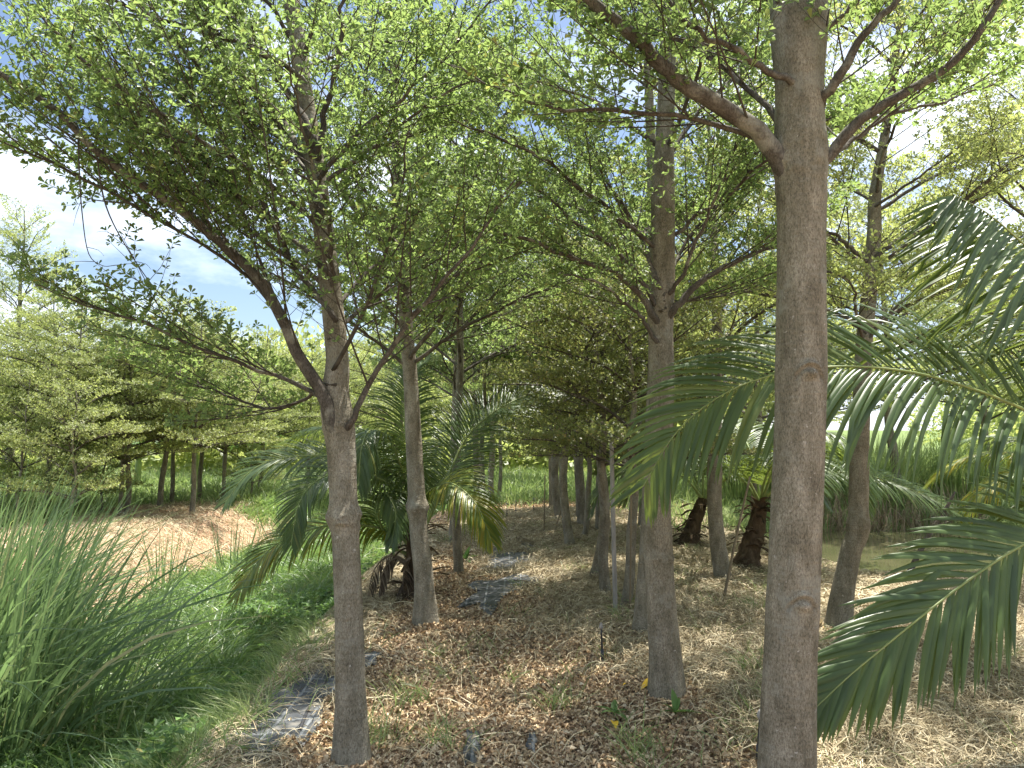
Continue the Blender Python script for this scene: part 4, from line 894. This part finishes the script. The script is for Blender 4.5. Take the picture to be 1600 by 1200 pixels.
# ------------------------------------------------------------------ weed mats
MATS = []
def weed_mat(label, corners, seed):
    """ragged sheet of woven plastic lying on the soil; corners are photo pixels in order"""
    rng = np.random.default_rng(seed); c = A([gp(a, b_)[:2] for a, b_ in corners]); cen = c.mean(0)
    n = 40; per = len(c); u = np.linspace(0, per, n, endpoint=False); i = np.floor(u).astype(int); f = (u - i)[:, None]
    ring = c[i % per] * (1 - f) + c[(i + 1) % per] * f
    ring = cen + (ring - cen) * (1 + rng.normal(0, .07, (n, 1)) + .16 * np.sin(np.arange(n)[:, None] * .9 + seed))
    Rr = 9; t = np.linspace(.01, 1, Rr)[:, None, None]; XY = cen + (ring - cen)[None] * t
    wr = .002 * np.sin(XY[..., 0] * 30 + 2 * np.sin(XY[..., 1] * 11)) + .006 * fbm(XY[..., 0] * 8, XY[..., 1] * 8, seed)
    zz = H(XY[..., 0], XY[..., 1]) + .032 + wr; zz[-1] -= .012
    V = np.concatenate([XY, zz[..., None]], -1); base = A([cen[0], cen[1], GROUND(*cen)])
    idx = np.arange(Rr * n).reshape(Rr, n); q = np.stack([idx[:-1], np.roll(idx[:-1], -1, 1), np.roll(idx[1:], -1, 1), idx[1:]], -1).reshape(-1, 4)
    o = obj('weed_mat', mk_mesh('weed_mat', V.reshape(-1, 3) - base, q, M['mat']), label=label, category='plastic sheet', group='patches of black weed mat')
    o.location = tuple(base)
    # centre fan
    MATS.append((ring, cen))
    return o
weed_mat('black weed mat patch on the left bank beside the hose', [(322, 1195), (372, 1128), (430, 1080), (505, 1045), (548, 1055), (522, 1100), (470, 1165), (400, 1195)], 1)
weed_mat('large grid-lined weed mat patch in the middle of the path', [(722, 952), (738, 915), (790, 903), (838, 900), (845, 912), (790, 935), (770, 960)], 2)
weed_mat('pale dusty weed mat patch further up the path', [(752, 892), (770, 868), (812, 864), (838, 872), (800, 895)], 3)
weed_mat('small bright weed mat scrap near the far end of the path', [(812, 862), (815, 848), (845, 862)], 4)
weed_mat('narrow weed mat scrap at the bottom centre of the path', [(722, 1200), (730, 1150), (752, 1152), (745, 1205)], 5)
weed_mat('weed mat scrap right of the bottom centre one', [(822, 1175), (828, 1150), (840, 1160), (835, 1185)], 6)
weed_mat('weed mat scrap touching the right side of the near left trunk', [(565, 1045), (572, 1025), (598, 1025), (585, 1045)], 7)
weed_mat('grey weed mat patch beside the black-footed palm', [(985, 872), (990, 855), (1010, 855), (1012, 875)], 8)
weed_mat('weed mat scrap at the foot of the near left trunk', [(505, 1200), (520, 1175), (545, 1180), (545, 1205)], 9)
weed_mat('faint weed mat scrap behind the second left tree', [(755, 868), (762, 858), (782, 858), (778, 868)], 10)
def mat_cover(x, y):
    m = np.zeros(len(x), bool)
    for ring, cen in MATS:
        j = np.roll(ring, -1, 0); ins = np.zeros(len(x), bool)
        for (x1, y1), (x2, y2) in zip(ring, j):
            c = ((y1 > y) != (y2 > y)) & (x < (x2 - x1) * (y - y1) / (y2 - y1 + 1e-12) + x1); ins ^= c
        m |= ins
    return m

# ------------------------------------------------------------------ litter and straw
n = 330000; y = 3.2 + 17 * rng.random(n) ** 1.9; x = rng.uniform(-1.7, 5.0, n)
TRUNKS = [(t1[0][0], t1[0][1], .10), (t2[0][0], t2[0][1], .14), (t3[0][0], t3[0][1], .11), (t3b[0][0], t3b[0][1], .13), (t4[0][0], t4[0][1], .11), (t6[0][0], t6[0][1], .12)]
for (tx, ty, tr) in TRUNKS:
    a_ = rng.random(2600) * 6.28; q_ = tr + np.abs(rng.normal(0, .12, 2600)); x = np.append(x, tx + np.cos(a_) * q_); y = np.append(y, ty + np.sin(a_) * q_)
n = len(x)
strawy = smooth(.35, .65, .62 * smooth(.3, 1.6, x + .25 * (y - 5)) + .7 * fbm(x * 1.1, y * 1.1, 81) - .12 + .5 * smooth(-1.0, -1.4, x))
k = infrustum(x, y, .3) & (rng.random(n) < (1 - .8 * strawy) * (.35 + fbm(x * 3, y * 3, 82))) & (x > edge_l(y) - .15); x, y = x[k], y[k]
k = ~mat_cover(x, y) | (rng.random(len(x)) < .02); x, y = x[k], y[k]; n = len(x)
g = Geo(); D = dirs(n, rng) + rng.normal(0, .35, (n, 3)) * A([0, 0, 1]); Nn = A([0, 0, 1.]) + rng.normal(0, .55, (n, 3))
lift_ = rng.uniform(.004, .035, n)
for (tx, ty, tr) in TRUNKS:      # litter banked up against each trunk foot
    rr_ = np.hypot(x - tx, y - ty); lift_ = lift_ + .05 * np.exp(-np.maximum(rr_ - tr, 0) / .09)
leaves(g, on_ground(x, y, 0) + A([0, 0, 1]) * lift_[:, None], D, Nn, rng.uniform(.012, .033, n) * (1 + .05 * y), wr=.55, fold=.28, rng=rng)
obj('leaf_litter', g.mesh('leaf_litter', M['litter'], smooth_=False), kind='stuff', label='dry brown fallen leaves covering the path', category='leaf litter')
def twig_litter():
    rng = np.random.default_rng(77); g = Geo()
    for k in range(420):
        y0 = 3.3 + 8 * rng.random() ** 1.5; x0 = rng.uniform(-1.3, 4.0)
        if abs(x0) > .7 * y0 + .2: continue
        az = rng.random() * 6.28; ln = rng.uniform(.05, .35); m = rng.normal(0, .15)
        pts = [(x0 + cos(az + m * t) * ln * t, y0 + sin(az + m * t) * ln * t) for t in (0, .35, .7, 1)]
        tube1(g, [A([a, b_, GROUND(a, b_) + .015 + .015 * rng.random()]) for a, b_ in pts], [.0035, .0028, .0015], n=6, sides=5, cap=False)
    obj('twig_litter', g.mesh('twig_litter', M['twig']), kind='stuff', label='small dark fallen twigs scattered over the litter', category='twigs')
twig_litter()
def straw_layer(n, seed, name, label, xr, yr, dens, m='straw', ln=(.08, .34), hz=.07):
    rng = np.random.default_rng(seed)
    y = yr[0] + (yr[1] - yr[0]) * rng.random(n) ** 1.7; x = rng.uniform(xr[0], xr[1], n)
    k = infrustum(x, y, .3) & (rng.random(n) < dens(x, y)); x, y = x[k], y[k]
    k = ~mat_cover(x, y) | (rng.random(len(x)) < .015); x, y = x[k], y[k]; n = len(x)
    K = 6; az = rng.random(n) * 6.28; kap = rng.normal(0, 1.9, n); L_ = rng.uniform(ln[0], ln[1], n); pts = [np.stack([x, y], 1)]
    for j in range(K - 1):
        pts.append(pts[-1] + np.stack([np.cos(az), np.sin(az)], 1) * (L_ / (K - 1))[:, None]); az = az + kap * .28
    c = np.stack(pts, 1); t = np.linspace(0, 1, K)[None]; hh = rng.uniform(.003, hz, (n, 1)) * (.3 + 1.2 * np.sin(pi * t * rng.uniform(.6, 1.1, (n, 1)))) + rng.normal(0, .004, (n, K))
    z = H(c[..., 0], c[..., 1]) + np.maximum(hh, .003); c = np.concatenate([c, z[..., None]], -1)
    T = norm(np.gradient(c, axis=1)); S = norm(np.cross(T, A([0, 0, 1.]) + rng.normal(0, .5, (n, 1, 3))))
    w = (rng.uniform(.0006, .0016, n) * (1 + .13 * y))[:, None, None]
    V = np.stack([c - S * w, c + S * w], 2); i = np.arange(n)[:, None, None] * (2 * K) + np.arange(K - 1)[None, :, None] * 2
    obj(name, mk_mesh(name, V, (i + A([0, 1, 3, 2])).reshape(-1, 4), M[m]), kind='stuff', label=label, category='straw')
straw_layer(260000, 1, 'dry_straw', 'tangled dry cut grass lying between the trees on the right',
    (-.9, 6.2), (3.2, 17), lambda x, y: np.clip(.05 + .95 * smooth(.3, .6, .62 * smooth(.3, 1.6, x + .25 * (y - 5)) + .7 * fbm(x * 1.1, y * 1.1, 81) - .12), 0, 1) * smooth(6, 5, x) * (1 - pond_mask(x, y)))
straw_layer(80000, 2, 'bank_straw', 'pale dead grass hanging over the left edge of the path',
    (-2.3, -1.0), (3.0, 14), lambda x, y: .95 * np.exp(-((x - edge_l(y) + .12) / .34) ** 2), ln=(.12, .4))
straw_layer(40000, 3, 'soil_stalks', 'dry stalks strewn over the brown bank', (-8.6, -4.3), (9, 20), lambda x, y: .5 * (1 - zone(x, y)[0]), ln=(.1, .4))

# ------------------------------------------------------------------ small things
def stake(name, label, pts, rad, m, cat, group=None, sides=10, n=10, parts=None):
    g = Geo(); pts = A(pts, dtype=float); base = pts[0].copy(); pts[0] = pts[0] - A([0, 0, .08]) ; tube1(g, pts, rad, n=n, sides=sides)
    o = obj(name, g.mesh(name, M[m], off=base)); o.location = tuple(base); o['label'] = label; o['category'] = cat
    if group: o['group'] = group
    return o
q = gp(962, 965); stake('grey_post', 'straight pale grey post standing by the thinnest tree', [q, q + A([-.02, .02, 1.6])], [.022, .020], 'stake_grey', 'post', sides=6)
BS = 'thin support canes'
q = gp(984, 962); stake('bamboo_cane', 'thin bamboo cane right of the thinnest tree', [q, q + A([.03, 0, 1.3])], [.010, .007], 'bamboo', 'cane', BS)
q = gp(1127, 942); stake('bamboo_cane', 'bamboo cane leaning right against the trunk by the torn palm', [q, P(1148, 850, q[1] + .1), P(1172, 745, q[1] + .25)], [.016, .010], 'bamboo', 'cane', BS)
q = gp(850, 838); stake('bamboo_cane', 'upright dark cane right of the far mat scrap', [q, q + A([.02, 0, 1.0])], [.012, .010], 'bamboo', 'cane', BS)
q = gp(862, 838); stake('bamboo_cane', 'dark cane slanting right towards the curved trunk', [q, P(884, 772, q[1])], [.012, .010], 'bamboo', 'cane', BS)
q = gp(1408, 905); g = Geo(); 
e = empty('broken_branch', q, 'bare broken branch leaning right at the pond edge', 'branch')
g = Geo(); tube1(g, [q - A([0, 0, .1]), P(1450, 838, q[1]), P(1478, 795, q[1]), P(1492, 768, q[1])], [.035, .028, .022, .012], n=16, sides=9); obj('stem', g.mesh('stem', M['bark_dark'], off=q), e)
g = Geo(); tube1(g, [P(1466, 820, q[1]), P(1510, 808, q[1] + .2), P(1560, 800, q[1] + .3)], [.009, .006, .003], n=8, sides=6); obj('twig', g.mesh('twig', M['bark_dark'], off=q), e)
# sprinkler stakes
def sprinkler(label, px_, py_, h, tilt=0.):
    q = gp(px_, py_); e = empty('sprinkler_stake', q, label, 'sprinkler', 'black irrigation stakes')
    g = Geo(); tube1(g, [q - A([0, 0, .06]), q + A([tilt * .5, 0, h * .45])], [.013, .012], n=4, sides=10); obj('sleeve', g.mesh('sleeve', M['hose'], off=q), e)
    g = Geo(); tube1(g, [q + A([tilt * .5, 0, h * .45]), q + A([tilt * .7, 0, h * .7]), q + A([tilt, 0, h])], [.008, .0065, .006], n=6, sides=8); obj('riser', g.mesh('riser', M['hose'], off=q), e)
    g = Geo(); t_ = q + A([tilt, 0, h]); tube1(g, [t_, t_ + A([0, 0, .012]), t_ + A([0, 0, .03]), t_ + A([0, 0, .045])], [.010, .016, .012, .004], n=7, sides=10); obj('nozzle', g.mesh('nozzle', M['stake_grey'], off=q), e)
sprinkler('black sprinkler stake in the straw left of the smooth right tree', 942, 1040, .25, -.01)
sprinkler('black stake partly hidden against the thickest trunk', 1183, 1196, .22, .02)
for i, (a, b_, l) in enumerate([(834, 802, 'tiny stake at the far end of the path, rightmost'), (806, 806, 'tiny stake at the far end of the path, middle one'), (792, 812, 'tiny stake at the far end of the path, leftmost')]):
    sprinkler(l, a, b_, .3)
# hose
def hose(label, pp, r=.011):
    pts = [gp(a, b_, .028) for a, b_ in pp]; base = pts[0].copy(); g = Geo(); tube1(g, pts, [r, r], n=40, sides=10)
    o = obj('irrigation_hose', g.mesh('irrigation_hose', M['hose'], off=base)); o.location = tuple(base); o['label'] = label; o['category'] = 'hose'; o['group'] = 'black irrigation hoses'
hose('black hose running along the left bank beside the weed mat', [(468, 1150), (478, 1125), (492, 1100), (505, 1080), (512, 1062), (508, 1048), (506, 1036)], .012)
hose('thin black tube curling on the weed mat', [(452, 1128), (444, 1135), (450, 1142), (462, 1136), (480, 1118), (500, 1108)], .005)
hose('thin black tube crossing the middle mat patch', [(735, 926), (770, 928), (800, 922), (850, 930)], .006)

# seedling at the foot of the smooth right tree, and a sapling sprig
def seedling(label, px_, py_, specs, m='weed'):
    q = gp(px_, py_); e = empty('seedling', q, label, 'seedling', 'broad-leaved seedlings')
    g = Geo(); tube1(g, [q - A([0, 0, .02]), q + A([0, 0, .07])], [.005, .004], n=3, sides=6); obj('stem', g.mesh('stem', M[m], off=q), e)
    for (az, el, ln) in specs:
        d = A([cos(radians(az)) * cos(radians(el)), sin(radians(az)) * cos(radians(el)), sin(radians(el))]); p = q + A([0, 0, .05]); K = 8
        c = p + d * ln * np.linspace(0, 1, K)[:, None] - A([0, 0, 1]) * (np.linspace(0, 1, K) ** 2)[:, None] * ln * .25; S = norm(np.cross(d, A([0, 0.2, 1.]))); Nn = norm(np.cross(S, d))
        w = ln * .17 * np.sin(pi * np.linspace(.06, .99, K) ** .8)[:, None]
        V = np.stack([c + S * w + Nn * w * .3, c, c - S * w + Nn * w * .3], 1); i = np.arange(K - 1)[:, None] * 3
        g = Geo(); g.add(V, np.concatenate([i + A([0, 3, 4, 1]), i + A([1, 4, 5, 2])])); obj('leaf', g.mesh('leaf', M[m], off=q), e)
seedling('bright green seedling at the foot of the smooth right tree', 1055, 1128, [(100, 75, .16), (-10, 15, .15), (150, 40, .10), (-50, 30, .12), (190, 20, .09), (60, 45, .12)])
seedling('leafy seedling right of the third left tree', 728, 880, [(0, 30, .2), (70, 60, .22), (140, 40, .2), (-70, 10, .2), (-130, 30, .18), (200, 50, .2), (20, 75, .25)])
seedling('low green seedling in the litter left of the smooth right tree', 960, 1128, [(10, 15, .13), (80, 35, .12), (150, 20, .13), (-60, 12, .12), (220, 25, .12)])
# yellow fallen leaves
for i, (a, b_, s, l) in enumerate([(1013, 1096, .09, 'large curled yellow leaf by the foot of the smooth right tree'), (960, 1145, .06, 'yellow fallen leaf in the litter left of the smooth tree'), (978, 1082, .04, 'small yellow leaf among the straw'),
        (314, 1168, .07, 'yellow leaf on the weeds at the lower left'), (510, 1052, .045, 'orange leaf beside the bank hose')]):
    q = gp(a, b_, .075 if i == 0 else .04); g = Geo(); n = 7; t = np.linspace(0, 1, n)[:, None]; az = i * 1.7; d = A([cos(az), sin(az), .2]); S = A([-sin(az), cos(az), .3])
    w = s * .38 * np.sin(pi * np.linspace(.04, .98, n))[:, None]; c = d * s * (t - .5) + A([0, 0, 1]) * .25 * s * np.sin(pi * t)
    V = np.stack([c + S * w + A([0, 0, .4]) * w, c, c - S * w + A([0, 0, .5]) * w], 1); ii = np.arange(n - 1)[:, None] * 3
    g.add(V, np.concatenate([ii + A([0, 3, 4, 1]), ii + A([1, 4, 5, 2])]))
    o = obj('fallen_leaf', g.mesh('fallen_leaf', M['yellowleaf'])); o.location = tuple(q); o['label'] = l; o['category'] = 'leaf'; o['group'] = 'yellow fallen leaves'
# dry hanging twigs under the long left limb
def dry_twig(label, lst, r):
    b = P(*lst[0]); e = empty('hanging_twig', b, label, 'twig', 'dry twigs hanging under the left limb'); g = Geo(); p = tube1(g, [P(*q) for q in lst], [r, r * .6, r * .35], n=24, sides=6)
    obj('stem', g.mesh('stem', M['twig'], off=b), e); rg = np.random.default_rng(int(r * 1e5))
    for k in range(4):
        i = rg.integers(8, 23); d = rg.normal(0, .05, 3); g = Geo(); tube1(g, [p[i], p[i] + d, p[i] + d * 1.5 + A([0, 0, -.02])], [r * .4, r * .25, r * .15], n=5, sides=4); obj('side_twig', g.mesh('side_twig', M['twig'], off=b), e)
dry_twig('long bare twig sloping down right under the left limb', [(150, 236, 3.16), (165, 320, 3.2), (200, 390, 3.25), (250, 460, 3.3), (310, 512, 3.35)], .004)
dry_twig('short crooked twig dangling at the far left', [(122, 206, 3.12), (124, 270, 3.1), (128, 330, 3.1), (138, 395, 3.1), (160, 415, 3.1), (182, 414, 3.12)], .0035)
print('objects', len(bpy.data.objects), 'verts', sum(len(m.vertices) for m in bpy.data.meshes))
